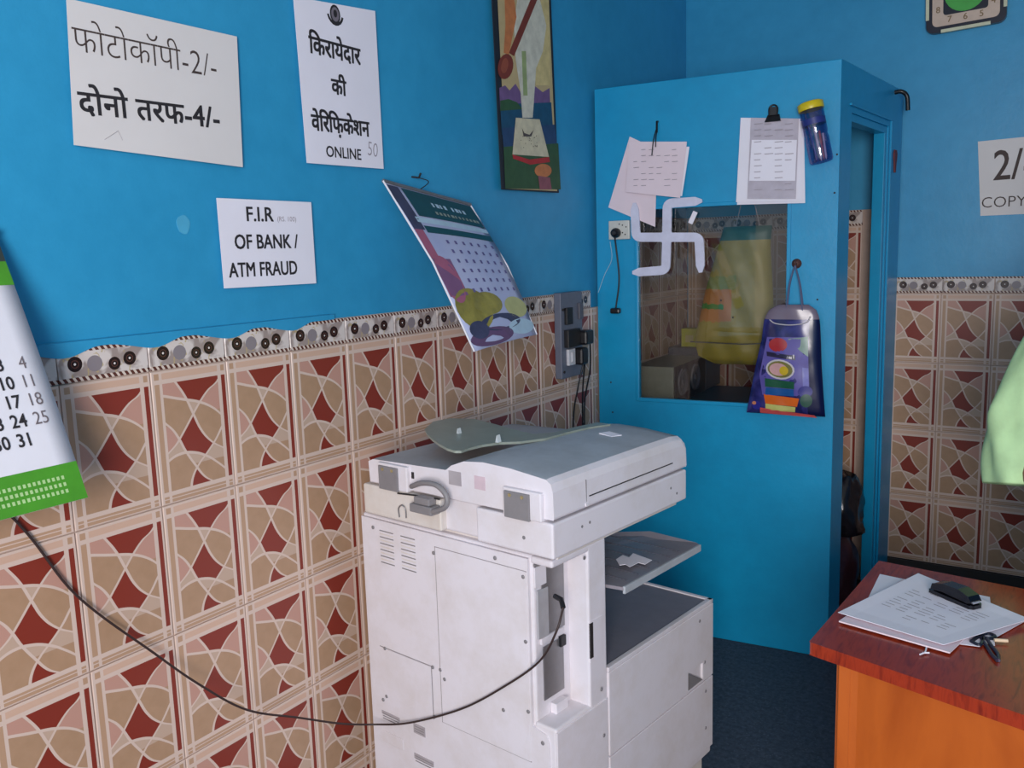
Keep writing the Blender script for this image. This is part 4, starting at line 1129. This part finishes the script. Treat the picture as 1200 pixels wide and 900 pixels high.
# notch internals
b = MB(); b.box(-0.0575, -0.054, 0.030, 0.112, 0.700, 0.870, M_METAL); b.box(-0.0575, -0.052, 0.012, 0.05, 0.700, 0.815, plain('light_metal', rgb(186,184,188), .4, .3)); b.box(-0.0575, -0.050, 0.02, 0.10, 0.685, 0.700, M_COP)
b.box(-0.0575, -0.054, 0.030, 0.105, 0.545, 0.675, M_METAL); b.box(-0.0575, -0.040, 0.055, 0.100, 0.505, 0.530, M_COP); b.box(-0.0575, -0.052, 0.004, 0.045, 0.825, 0.872, M_COP); b.box(-0.0575, -0.053, 0.004, 0.03, 0.874, 0.88, M_GREYP)
b.build('connector_bay', cp, 0.001)
b = MB(); b.box(-0.056, -0.048, 0.088, 0.108, 0.655, 0.680, M_BLACK); b.build('port', cp, 0.001)
# side pillar latch
y0, z0 = cs(691, 730, 0.001); y1, z1 = cs(706, 764, 0.001)
b = MB(); b.box(-0.001, 0.0015, y0, y1, z1-0.008, z0+0.002, M_COP); b.build('latch_cover', cp, 0.0008)
b = MB(); b.box(-0.001, 0.0022, y0, y0+0.012, z1+0.002, z0-0.002, M_DARK); b.build('latch_slot', cp)
# side covers
for za, zb_, hole in ((0.345, 0.560, True), (0.125, 0.340, False)):
    b = MB()
    if hole:
        ring_pts = ((0.205, 0.590, 0.672, 0.733), (za, 0.352, 0.402, zb_))
        X, Zz = ring_pts
        def q(y_, z_, x_): return (x_, y_, z_)
        o_ = [(X[0],Zz[0]),(X[3],Zz[0]),(X[3],Zz[3]),(X[0],Zz[3])]; i_ = [(X[1],Zz[1]),(X[2],Zz[1]),(X[2],Zz[2]),(X[1],Zz[2])]
        vs = [q(*p, 0.004) for p in o_]+[q(*p, 0.004) for p in i_]+[q(*p, -0.004) for p in o_]+[q(*p, -0.004) for p in i_]
        fs = []
        for k in range(4):
            j = (k+1) % 4; fs += [(k, j, 4+j, 4+k), (8+j, 8+k, 12+k, 12+j), (k, 8+k, 8+j, j), (4+k, 4+j, 12+j, 12+k)]
        b.add(vs, fs, M_COP)
    else: b.box(-0.004, 0.004, 0.205, 0.733, za, zb_, M_COP)
    b.build('side_cover', cp, 0.0015)
b = MB(); b.prism([(0.0042, 0.590, 0.352), (0.0042, 0.672, 0.352), (0.0042, 0.590, 0.402)], (-0.003, 0, 0), M_GREYP); b.build('handle_recess', cp)
b = MB(); b.box(-0.002, 0.003, 0.0, 0.200, 0.108, 0.498, M_COP); b.build('corner_cover', cp, 0.0015)
for px, py in ((705, 808), (708, 862), (820, 728), (826, 776), (827, 810), (827, 853)):
    y_, z_ = cs(px, py, 0.005); b = MB(); b.lathe([(0.0045, 0), (0.0045, 0.0015), (0.003, 0.0022)], M_GREYP, 10, Matrix.Translation((0.0042, y_, z_)) @ Matrix.Rotation(PI/2, 4, 'Y')); b.build('screw', cp)
y_, z_ = cs(685, 654, 0.001); b = MB(); b.lathe([(0.0045, 0), (0.0045, 0.0015)], M_GREYP, 10, Matrix.Translation((0.0, y_, z_)) @ Matrix.Rotation(PI/2, 4, 'Y')); b.build('screw', cp)
# lower tray surface and inner cavity
b = MB(); b.box(-0.335, -0.012, 0.206, 0.722, 0.5625, 0.569, plain('tray_grey', rgb(120, 116, 126), 0.4)); b.build('lower_tray', cp, 0.002)
b = MB(); b.box(-0.012, 0.003, 0.206, 0.735, 0.560, 0.572, M_COP); b.box(-0.34, 0.003, 0.720, 0.735, 0.560, 0.572, M_COP); b.build('tray_rim', cp, 0.002)
b = MB(); b.box(-0.338, -0.334, 0.206, 0.618, 0.572, 0.895, M_DGREY); b.box(-0.334, -0.006, 0.2055, 0.209, 0.572, 0.895, M_DGREY); b.build('cavity_lining', cp)
# output tray plate
b = MB(); pts = [(-0.33, 0.21), (0.046, 0.21), (0.048, 0.575), (0.030, 0.588), (-0.12, 0.60), (-0.33, 0.55)]
b.prism([(x, y, 0.776-0.03*(x < -0.2)) for x, y in pts], (0, 0, 0.008), plain('tray_plate_grey', rgb(140, 134, 142), 0.3)); b.box(0.043, 0.050, 0.21, 0.576, 0.768, 0.786, M_COPT)
for k in range(6): b.box(-0.20, 0.03, 0.25+k*0.05, 0.252+k*0.05, 0.784, 0.786, M_DGREY)
b.build('output_tray', cp, 0.002)
b = MB(); pp = [ch(px, py, 0.788) for px, py in ((722,655),(730,650),(737,653),(742,648),(764,656),(756,661),(748,659),(738,664),(733,661),(726,662))]
b.prism([(x, y, 0.7865) for x, y in pp], (0, 0, 0.0012), M_PAPER); o = b.build('torn_paper'); o.matrix_world = CPM; tag(o, 'torn white paper scrap lying on the copier output tray', 'paper')
# scanner deck
ux = lambda px, py: cu(px, py, -0.02)[0]
b = MB(); b.box(-0.598, 0.02, 0.0, 0.552, 0.912, 0.992, M_COP); b.box(ux(558,610), 0.02, -0.02, 0.01, 0.912, 0.992, M_COP); b.box(-0.598, ux(516,600), -0.02, 0.01, 0.912, 0.990, M_COPY2)
b.build('scanner_deck', cp, 0.005, 3)
b = MB(); b.box(-0.58, 0.0, 0.02, 0.535, 0.897, 0.914, M_COPY2); b.build('deck_skirt', cp, 0.002)
for px, py in ((682, 617), (691, 612), (786, 572), (793, 578)):
    y_, z_ = cs(px, py, 0.02); b = MB(); b.lathe([(0.0035, 0), (0.0035, 0.001)], M_GREYP, 8, Matrix.Translation((0.02, y_, z_)) @ Matrix.Rotation(PI/2, 4, 'Y')); b.build('screw', cp)
x, z = cu(614, 630, -0.02); b = MB(); b.lathe([(0.0045, 0), (0.0045, 0.001)], M_GREYP, 8, Matrix.Translation((x, -0.02, z)) @ Matrix.Rotation(PI/2, 4, 'X')); b.build('screw', cp)
# document feeder: profile across x (rear view), extruded along y
def feeder():
    b = MB()
    prof = [(-0.575, 0.998), (0.018, 0.998), (0.020, 1.004), (0.018, 1.060), (0.013, 1.078), (0.0, 1.087), (-0.10, 1.098), (-0.18, 1.101), (-0.24, 1.095), (-0.28, 1.080), (-0.30, 1.066), (-0.56, 1.058), (-0.578, 1.050)]
    ys = [(-0.014, 0.985, 0), (0.0, 1.0, 0), (0.12, 1.0, 0), (0.40, 0.998, 0), (0.50, 0.985, 0), (0.54, 0.93, 0), (0.552, 0.80, 0)]
    vs = []
    for y_, s_, _ in ys:
        for x_, z_ in prof: vs.append((x_, y_, 0.998+(z_-0.998)*s_))
    n = len(prof); fs = []
    for r_ in range(len(ys)-1):
        for i in range(n):
            j = (i+1) % n; fs.append((r_*n+i, r_*n+j, (r_+1)*n+j, (r_+1)*n+i)[::-1])
    up_ = [f for f in fs if sum(vs[i][2] for i in f)/4 > 1.05 and all(5 <= i % n <= 11 for i in f)]
    b.add(vs, [f for f in fs if f not in up_], M_COP, False); b.add(vs, up_, M_COPT, True)  # upward faces take the plastic with shade painted in
    b.add(vs[:n], [tuple(range(n))], M_COP); b.add(vs[-n:], [tuple(range(n-1, -1, -1))], M_COP)
    return b.build('document_feeder', cp, 0.003, 2)
fd = feeder()
b = MB(); b.box(0.016, 0.0215, 0.115, 0.480, 1.022, 1.024, M_DARK); b.build('seam_line', fd)
b = MB(); b.box(0.0, 0.0198, 0.104, 0.106, 1.012, 1.062, M_GREYP); b.build('seam_line', fd)
b = MB(); b.box(-0.30, 0.022, 0.10, 0.112, 1.002, 1.01, M_COP); b.build('feeder_rib', fd)
if 0: b = MB(); b.prism([(-0.17, 0.10, 1.1015), (-0.008, 0.10, 1.087), (-0.008, 0.50, 1.083), (-0.17, 0.49, 1.098)], (0, 0, 0.003), M_COPT); b.prism([(-0.57, 0.0, 1.058), (-0.31, 0.0, 1.066), (-0.31, 0.50, 1.063), (-0.57, 0.50, 1.056)], (0, 0, 0.0025), M_COPT); b.build('top_plate', fd, 0.001)
b = MB(); x, y_ = ch(714, 508, 1.10); b.prism([(x-0.022, y_-0.014, 1.0995), (x+0.02, y_-0.02, 1.096), (x+0.03, y_+0.012, 1.096), (x-0.012, y_+0.018, 1.0995)], (0, 0, 0.002), M_PAPER); b.build('white_label', fd)
# feeder paper tray (green grey)
b = MB(); outl = [(498,508),(501,514),(507,520),(515,526),(524,531),(533,534),(541,534),(549,531),(565,527),(585,524),(610,523),(640,519),(664,512),(690,506),(716,502),(700,500),(672,506),(650,512),(625,514),(600,508),(580,502),(556,496),(528,495),(508,499)]
def th_(x): return 1.092 + 0.018*max(0, (-x-0.25)/0.3)
pt3 = []
for px, py in outl:
    z_ = 1.10
    for _ in range(4): x_, y_ = ch(px, py, z_); z_ = th_(x_)
    pt3.append((x_, max(0.0, y_), z_+0.006))
b.prism(pt3, (0, 0, 0.006), M_GREEN_GREY); b.build('feeder_tray', cp, 0.002)
for px, py in ((536, 506), (582, 514)):
    x_, y_ = ch(px, py, 1.118); b = MB(); b.prism([(x_-0.005, y_, 1.108), (x_+0.005, y_, 1.108), (x_, y_, 1.127)], (0, 0.012, 0), plain('clear_guide', rgb(190, 196, 200), .2)); b.build('paper_guide', cp, 0.001)
# hinges
for (a, c, d, e) in ((443, 543, 466, 573), (590, 568, 620, 605)):
    x0, z0 = cu(a, c, -0.03); x1, z1 = cu(d, e, -0.03)
    hg = empty('hinge'); hg.parent = cp
    b = MB(); b.box(x0-0.008, x1+0.03, -0.026, 0.01, 0.992, 1.056, M_COP); b.build('hinge_housing', hg, 0.003)
    b = MB(); b.box(x0, x1, -0.031, -0.024, 0.990, 1.050, M_GREYP); b.build('hinge_plate', hg, 0.001)
    for k in (0.25, 0.75):
        b = MB(); b.lathe([(0.004, 0), (0.004, 0.002)], plain('brass_screw', rgb(190, 176, 130), .3, .6), 8, Matrix.Translation((x0+(x1-x0)*k, -0.031, 1.042)) @ Matrix.Rotation(PI/2, 4, 'X')); b.build('hinge_screw', hg)
# rear stickers on feeder
for a, c, d, e, m_ in ((526, 551, 541, 570, M_STK), (556, 557, 569, 575, plain('pink_sticker', rgb(204, 182, 190), .6))):
    x0, z0 = cu(a, c, -0.014); x1, z1 = cu(d, e, -0.014); b = MB(); b.box(x0, x1, -0.0155, -0.012, z1, z0, m_); b.build('sticker', fd)
b = MB(); x, z = cu(484, 557, -0.014); b.box(x-0.004, x+0.004, -0.016, -0.012, z-0.008, z+0.008, M_DARK); b.build('jack_hole', fd)
# interface cable loop and connector
def C3(px, py, y_): x, z = cu(px, py, y_); return (x, y_, z)
b = MB(); wcurve(b, [C3(482,570,-0.03), C3(495,566,-0.045), C3(512,569,-0.05), C3(523,581,-0.05), C3(522,594,-0.05), C3(507,600,-0.045)], 0.0065, M_GREYP, 8); b.build('cable_loop', cp)
b = MB(); x0, z0 = cu(481, 589, -0.045); x1, z1 = cu(507, 607, -0.045); b.box(x0, x1, -0.05, -0.016, z1+0.004, z0, M_GREYP); b.box(x0+0.012, x1-0.01, -0.046, -0.02, z0, z0+0.018, M_GREYP); b.build('connector', cp, 0.003)
b = MB(); wcurve(b, [C3(466,578,-0.022), C3(490,581,-0.024), C3(515,585,-0.026)], 0.0022, M_DARK, 6); b.build('thin_lead', cp)
b = MB(); wcurve(b, [C3(468,606,-0.022), C3(467,596,-0.024), C3(471,592,-0.025), C3(475,597,-0.024), C3(476,607,-0.022)], 0.0018, M_METAL, 6); b.build('wire_clip', cp)

# long thin cable from the wall to the copier
def cpw(px, py, y_): return CPM @ Vector(C3(px, py, y_))
pts = [Vector((0.006, -0.30, 1.36)), on_x(20, 612, 0.008), on_x(90, 698, 0.012), on_x(180, 765, 0.03), on_x(235, 803, 0.06), on_x(290, 832, 0.09), on_x(350, 841, 0.10), on_x(400, 848, 0.12),
       cpw(440, 849, -0.04), cpw(480, 847, -0.02), cpw(540, 831, -0.015), cpw(590, 805, -0.015), cpw(632, 775, -0.012), cpw(652, 740, -0.006), cpw(660, 712, 0.02)]
lead = empty('network_cable', tuple(pts[0])); tag(lead, 'thin dark cable sagging across the tiles and plugged into the copier', 'cable')
b = MB(); wcurve(b, pts, 0.0026, plain('dark_brown_cable', rgb(52, 36, 34), 0.5), 8); child_world(b, 'cord', lead)
e_ = cpw(655, 704, 0.03); b = MB(); b.tube([pts[-1], e_+Vector((0.006,0,0.004)), e_+Vector((-0.016,0.01,0.004))], 0.006, M_BLACK, 10); child_world(b, 'plug', lead)

# ---------------------------------------------------------------- desk
DZ = 0.76
A1 = on_z(948, 752, DZ); A2 = on_z(1030, 657, DZ); F2 = on_z(1200, 838, DZ); B2 = on_z(1200, 690, DZ)
df = (F2-A1).normalized(); db = (B2-A2).normalized()
A3 = A1+df*1.15; A4 = A2+db*1.15
dk = empty('desk', (A1.x, A1.y, 0)); tag(dk, 'orange wooden desk with a glossy red-brown wood-print top at the right', 'desk')
def dbuild(b, name, **k): return child_world(b, name, dk, **k)
def dprism(pts, z0, z1, m, name, bev=0.0):
    b = MB(); b.prism([(p.x, p.y, z0) for p in pts], (0, 0, z1-z0), m); return dbuild(b, name, bevel=bev, seg=3)
dprism([A1, A3, A4, A2], DZ-0.028, DZ, M_DESKTOP, 'desk_top', 0.008)
cen = (A1+A3+A4+A2)/4
def inset(p, f=0.045): d = (cen-p); d.z = 0; return p+d.normalized()*f
i1 = A1+df*0.052+(A2-A1).normalized()*0.03; i2 = A2+db*0.05-(A2-A1).normalized()*0.03; i3 = A3-df*0.05; i4 = A4-db*0.05
def slab(p, q, t, z0, z1, name):
    d = (q-p).normalized(); n = Vector((-d.y, d.x, 0))*t; b = MB(); b.prism([(v.x, v.y, z0) for v in (p, q, q+n, p+n)], (0, 0, z1-z0), M_DESK); return dbuild(b, name, bevel=0.002)
slab(i1, i3, 0.02, 0.06, DZ-0.028, 'front_panel'); slab(i2, i1, 0.02, 0.06, DZ-0.028, 'side_panel'); slab(i3, i4, 0.02, 0.06, DZ-0.028, 'side_panel')
for p, s_ in ((i1, 1), (i2, 1), (i3, 1), (i4, 1)):
    d = (cen-p); d.z = 0; d.normalize(); c = p+d*0.03; b = MB(); b.box(c.x-0.022, c.x+0.022, c.y-0.022, c.y+0.022, 0.0, DZ-0.03, M_DESK); dbuild(b, 'leg', bevel=0.002)
p = i1+df*0.03; slab(p-Vector((0,0.006,0)), p+df*0.002-Vector((0,0.006,0)), 0.004, 0.06, DZ-0.03, 'edge_bead')

# papers on the desk
def dsheet(name, px, z, m, label, lines=0, th=0.0008, curl=0.0):
    P = [on_z(a, c, z) for a, c in px]; o = empty(name) if False else None
    b = MB(); n = len(P); c0 = sum(P, Vector())/n
    cor = [(p.x-c0.x, p.y-c0.y, 0) for p in P]
    # subdivided quad with a slight curl on the edges
    nx = 8; vs = []
    TL, TR, BR, BL = [Vector(c) for c in cor]
    for s_ in (0, 1):
        for j in range(nx+1):
            for i in range(nx+1):
                u, v = i/nx, j/nx; q = (TL*(1-u)+TR*u)*(1-v)+(BL*(1-u)+BR*u)*v
                e = max(abs(u-.5), abs(v-.5))*2; vs.append((q.x, q.y, curl*max(0, e-0.6)**2*3+(th if s_ == 0 else 0)))
    n_ = (nx+1)**2; fs = []
    for j in range(nx):
        for i in range(nx):
            a = j*(nx+1)+i; fs.append((a, a+nx+1, a+nx+2, a+1)); fs.append((n_+a, n_+a+1, n_+a+nx+2, n_+a+nx+1))
    for i in range(nx):
        fs.append((i, i+1, n_+i+1, n_+i)); a = nx*(nx+1)+i; fs.append((a+1, a, n_+a, n_+a+1)); a = i*(nx+1); fs.append((a+nx+1, a, n_+a, n_+a+nx+1)); c = a+nx; fs.append((c, c+nx+1, n_+c+nx+1, n_+c))
    b.add(vs, fs, m); o = b.build(name); o.location = (c0.x, c0.y, z); tag(o, label, 'paper')
    if lines:
        b = MB(); rnd = random.Random(lines)
        for r_ in range(lines):
            v = 0.18+0.62*r_/lines
            for k in range(5):
                if rnd.random() < 0.35: continue
                u0 = 0.15+k*0.14; u1 = u0+0.07+0.05*rnd.random()
                q = [(TL*(1-u)+TR*u)*(1-w_)+(BL*(1-u)+BR*u)*w_ for u, w_ in ((u0, v), (u1, v), (u1, v+0.008), (u0, v+0.008))]
                b.add([(p.x, p.y, th+0.0005) for p in q], [(0, 3, 2, 1)], M_INKL)
        b.build('faint_print', o)['kind'] = 'stuff'
    return o
dsheet('paper_sheet', [(1031,673),(1160,700),(1166,757),(1010,716)], DZ+0.001, M_PAPER, 'lowest white sheet peeking out at the back left of the desk pile')
dsheet('paper_sheet', [(1076,690),(1205,726),(1148,758),(1100,752)], DZ+0.0025, M_PAPER, 'white sheet peeking out under the front of the desk pile near the scissors')
dsheet('paper_sheet', [(1058,680),(1170,712),(1113,766),(983,729)], DZ+0.0045, M_PINKP, 'pinkish bottom sheet showing under the top paper along the desk pile front', 0, 0.003)
dsheet('paper_sheet', [(1076,673),(1207,727),(1106,757),(982,719)], DZ+0.011, M_PAPER, 'printed white sheet topmost of the paper pile on the desk', 13, 0.001, 0.004)
# black stapler on top of the papers
P0 = on_z(1096, 692, DZ+0.015); P1 = on_z(1142, 711, DZ+0.015)
dr = (P1-P0); SLn = dr.length; SMx = Matrix.Translation(P0+Vector((0, 0, -0.002))) @ Matrix.Rotation(math.atan2(dr.y, dr.x), 4, 'Z')
st = empty('stapler', M=SMx); tag(st, 'black rounded stapler lying on the desk papers', 'stapler')
M_GB = plain('gloss_black', rgb(14, 14, 22), 0.18)
b = MB(); b.prism([(-0.004,-0.017,0),(SLn,-0.019,0),(SLn+0.008,-0.012,0),(SLn+0.008,0.012,0),(SLn,0.019,0),(-0.004,0.017,0)], (0, 0, 0.008), M_GB); b.build('stapler_base', st, 0.003, 3)
b = MB(); b.prism([(0,-0.016,0.009),(SLn*0.3,-0.016,0.013),(SLn*0.95,-0.016,0.010),(SLn+0.004,-0.016,0.014),(SLn-0.004,-0.016,0.026),(SLn*0.7,-0.016,0.034),(SLn*0.3,-0.016,0.032),(0.004,-0.016,0.024)], (0, 0.032, 0), M_GB); b.build('stapler_arm', st, 0.006, 3)
b = MB(); b.box(SLn-0.008, SLn+0.005, -0.010, 0.010, 0.010, 0.016, plain('bright_metal', rgb(200, 200, 206), .15, .9)); b.build('staple_magazine', st, 0.001)
# scissors
Q0 = on_z(1150, 748, DZ+0.004)
sc2 = empty('scissors', (Q0.x, Q0.y, DZ+0.001)); tag(sc2, 'dark scissors lying at the front edge of the desk papers', 'scissors')
def wl(px, py, dz=0.004): return on_z(px, py, DZ+dz)
b = MB()
for l in ([(1148,745),(1156,757),(1163,768),(1169,774)], [(1156,748),(1162,757),(1169,766),(1170,774)]):
    wcurve(b, [wl(*p) for p in l], 0.004, plain('steel_dark', rgb(70, 64, 84), .3, .5), 6)
child_world(b, 'blades', sc2)
b = MB(); wcurve(b, [wl(1138,752), wl(1146,747), wl(1152,748), wl(1148,756), wl(1138,752)], 0.004, M_NAVY, 6); wcurve(b, [wl(1150,744), wl(1158,743), wl(1166,746), wl(1158,749), wl(1150,746)], 0.004, M_NAVY, 6); child_world(b, 'handles', sc2)
b = MB(); b.tube([wl(1165, 750, 0.007), wl(1181, 751, 0.007)], 0.0038, plain('cream_plastic', rgb(216, 190, 160), .4), 8)
o = b.build('plastic_stub'); tag(o, 'cream plastic stub beside the scissors on the desk', 'stub')
b = MB(); wcurve(b, [wl(1086, 757), wl(1084, 764), wl(1078, 767)], 0.0016, M_PAPER, 6); wcurve(b, [wl(1081, 765), wl(1089, 765)], 0.0016, M_PAPER, 6)
o = b.build('thread_tie'); tag(o, 'tiny white twisted thread at the front edge of the paper pile', 'thread')

# ---------------------------------------------------------------- person standing behind the desk (mostly outside the frame)
def skin(name, verts, edges, radii, m, parent, sub=2, root=0):
    me = bpy.data.meshes.new(name); me.from_pydata(verts, edges, []); me.materials.append(m)
    o = bpy.data.objects.new(name, me); COL.objects.link(o)
    if parent: o.parent = parent
    md = o.modifiers.new('skin', 'SKIN'); md.use_smooth_shade = True
    sv = me.skin_vertices[0].data
    for i, r in enumerate(radii): sv[i].radius = r if isinstance(r, tuple) else (r, r); sv[i].use_root = (i == root)
    s_ = o.modifiers.new('sub', 'SUBSURF'); s_.levels = sub; s_.render_levels = sub
    return o
PX, PY = 1.815, 1.84
per = empty('person', (PX, PY, 0)); tag(per, 'person in a pale green shirt standing behind the desk, arm at the right photo edge', 'person')
M_SKIN = plain('brown_skin', rgb(122, 80, 60), 0.5, 0, 0.06)
M_SHIRT = plain('pale_green_cloth', rgb(188, 222, 166), 0.8, 0, 0.12, 12, 0.3, 0.3)
M_TROUS = plain('dark_trousers', rgb(42, 42, 52), 0.85)
V = [(0,0,.95),(0,.0,1.12),(0,0,1.28),(0,.0,1.37),(0,-.005,1.45),(0,-.02,1.55),(0,-.020,1.635),
     (-.18,0,1.34),(-.25,-.03,1.14),(-.265,-.07,1.00),(-.20,-.21,.90),(-.165,-.33,.83),
     (.15,0,1.33),(.21,-.03,1.14),(.235,-.07,1.02),(.22,-.20,.92),(.19,-.32,.83),
     (-.09,0,.90),(-.10,-.01,.50),(-.10,.01,.10),(-.10,-.13,.035),(.09,0,.90),(.10,-.01,.50),(.10,.01,.10),(.10,-.13,.035)]
E_ = [(0,1),(1,2),(2,3),(3,4),(4,5),(5,6),(3,7),(7,8),(8,9),(9,10),(10,11),(3,12),(12,13),(13,14),(14,15),(15,16),(0,17),(17,18),(18,19),(19,20),(0,21),(21,22),(22,23),(23,24)]
Rr_ = [(.14,.10),(.13,.09),(.15,.10),(.10,.075),.050,(.074,.090),(.080,.095),.055,.042,.038,.033,.026,.055,.042,.038,.033,.026,.085,.06,.042,.035,.085,.06,.042,.035]
skin('body', V, E_, Rr_, M_SKIN, per)
skin('trousers', [V[0],V[17],V[18],V[19],V[21],V[22],V[23]], [(0,1),(1,2),(2,3),(0,4),(4,5),(5,6)], [(.15,.11),.10,.078,.066,.10,.078,.066], M_TROUS, per)
# hands
for sgn, w_ in ((-1, V[11]), (1, V[16])):
    hx_, hy_, hz_ = w_; hv = [(hx_, hy_, hz_), (hx_+0.02*-sgn, hy_-0.06, hz_-0.015)]; he = [(0, 1)]; hr = [.026, (.034, .016)]
    k = 2
    for f_ in range(4):
        ox = (f_-1.5)*0.019; L_ = (0.030, 0.034, 0.032, 0.025)[f_]
        hv += [(hx_-sgn*0.02+ox, hy_-0.085, hz_-0.016), (hx_-sgn*0.02+ox*1.1, hy_-0.085-L_, hz_-0.028), (hx_-sgn*0.02+ox*1.1, hy_-0.085-L_*1.6, hz_-0.045)]
        he += [(1, k), (k, k+1), (k+1, k+2)]; hr += [.0095, .0085, .0075]; k += 3
    hv += [(hx_-sgn*0.045, hy_-0.035, hz_-0.012), (hx_-sgn*0.062, hy_-0.07, hz_-0.022)]; he += [(0, k), (k, k+1)]; hr += [.011, .009]
    skin('hand', hv, he, hr, M_SKIN, per, 1)
# face and hair
def ball(b, c, r, m, seg=12):
    pr = [(max(1e-4, math.cos(t)), math.sin(t)) for t in [(-PI/2+PI*i/8) for i in range(9)]]
    b.lathe([(p, q) for p, q in pr], m, seg, Matrix.Translation(c) @ Matrix.Diagonal((r[0], r[1], r[2], 1)))
b = MB(); ball(b, (0, 0.012, 1.640), (.088, .098, .098), plain('black_hair', rgb(20, 16, 16), 0.5), 20); b.build('hair', per)
for s_ in (-1, 1):
    b = MB(); ball(b, (s_*0.030, -0.104, 1.585), (.012, .008, .008), plain('eye_white', rgb(210, 206, 200), 0.3)); ball(b, (s_*0.030, -0.110, 1.585), (.005, .004, .005), M_BLACK); b.build('eye', per)
    b = MB(); ball(b, (s_*0.083, -0.01, 1.565), (.012, .02, .03), M_SKIN); b.build('ear', per)
b = MB(); ball(b, (0, -0.115, 1.56), (.013, .02, .022), M_SKIN); b.build('nose', per)
b = MB(); ball(b, (0, -0.100, 1.525), (.022, .010, .006), plain('lips', rgb(120, 66, 60), 0.5)); b.build('mouth', per)
# shirt: torso shell and loose elbow-length sleeves
skin('shirt', [(0,0,.80),(0,0,.92),(0,0,1.12),(0,0,1.27),(0,0,1.36),(0,0,1.415),(-.17,0,1.345),(.17,0,1.345),(-.215,-.01,1.26),(.215,-.01,1.26)], [(0,1),(1,2),(2,3),(3,4),(4,5),(4,6),(4,7),(6,8),(7,9)], [(.185,.135),(.18,.13),(.17,.125),(.18,.125),(.13,.09),.060,.072,.072,.066,.066], M_SHIRT, per)
def sleeve(path, rads, name):
    b = MB(); seg = 28; P = [Vector(p) for p in path]; vs = []; n = len(P)
    for i, p in enumerate(P):
        t = (P[min(i+1, n-1)]-P[max(i-1, 0)]).normalized(); a = t.cross(Vector((0, 1, 0))).normalized(); c = a.cross(t).normalized()
        for k in range(seg):
            an = 2*PI*k/seg; f = 1+0.08*math.sin(3*an+i*0.7)+0.10*math.sin(5*an-i*0.9)*min(1, i/3)+0.04*math.sin(9*an+i*1.3)
            vs.append(p+a*math.cos(an)*rads[i]*f+c*math.sin(an)*rads[i]*f)
    fs = [(i*seg+k, i*seg+(k+1)%seg, (i+1)*seg+(k+1)%seg, (i+1)*seg+k) for i in range(n-1) for k in range(seg)]
    b.add(vs, fs, M_SHIRT, True); o = b.build(name, per); so_ = o.modifiers.new('solid', 'SOLIDIFY'); so_.thickness = 0.003
    s2 = o.modifiers.new('sub', 'SUBSURF'); s2.levels = 1; s2.render_levels = 1
    return o
sp = [(-.15,0,1.375),(-.195,-.005,1.315),(-.225,-.015,1.24),(-.248,-.025,1.16),(-.262,-.04,1.10),(-.272,-.05,1.062),(-.276,-.055,1.042),(-.270,-.062,1.01),(-.266,-.075,.95),(-.264,-.09,.895)]
sleeve(sp, [.066,.072,.074,.074,.077,.082,.073,.084,.086,.082], 'sleeve')
sleeve([(-x, y, z) for x, y, z in sp], [.066,.072,.074,.074,.077,.082,.073,.084,.086,.082], 'sleeve')
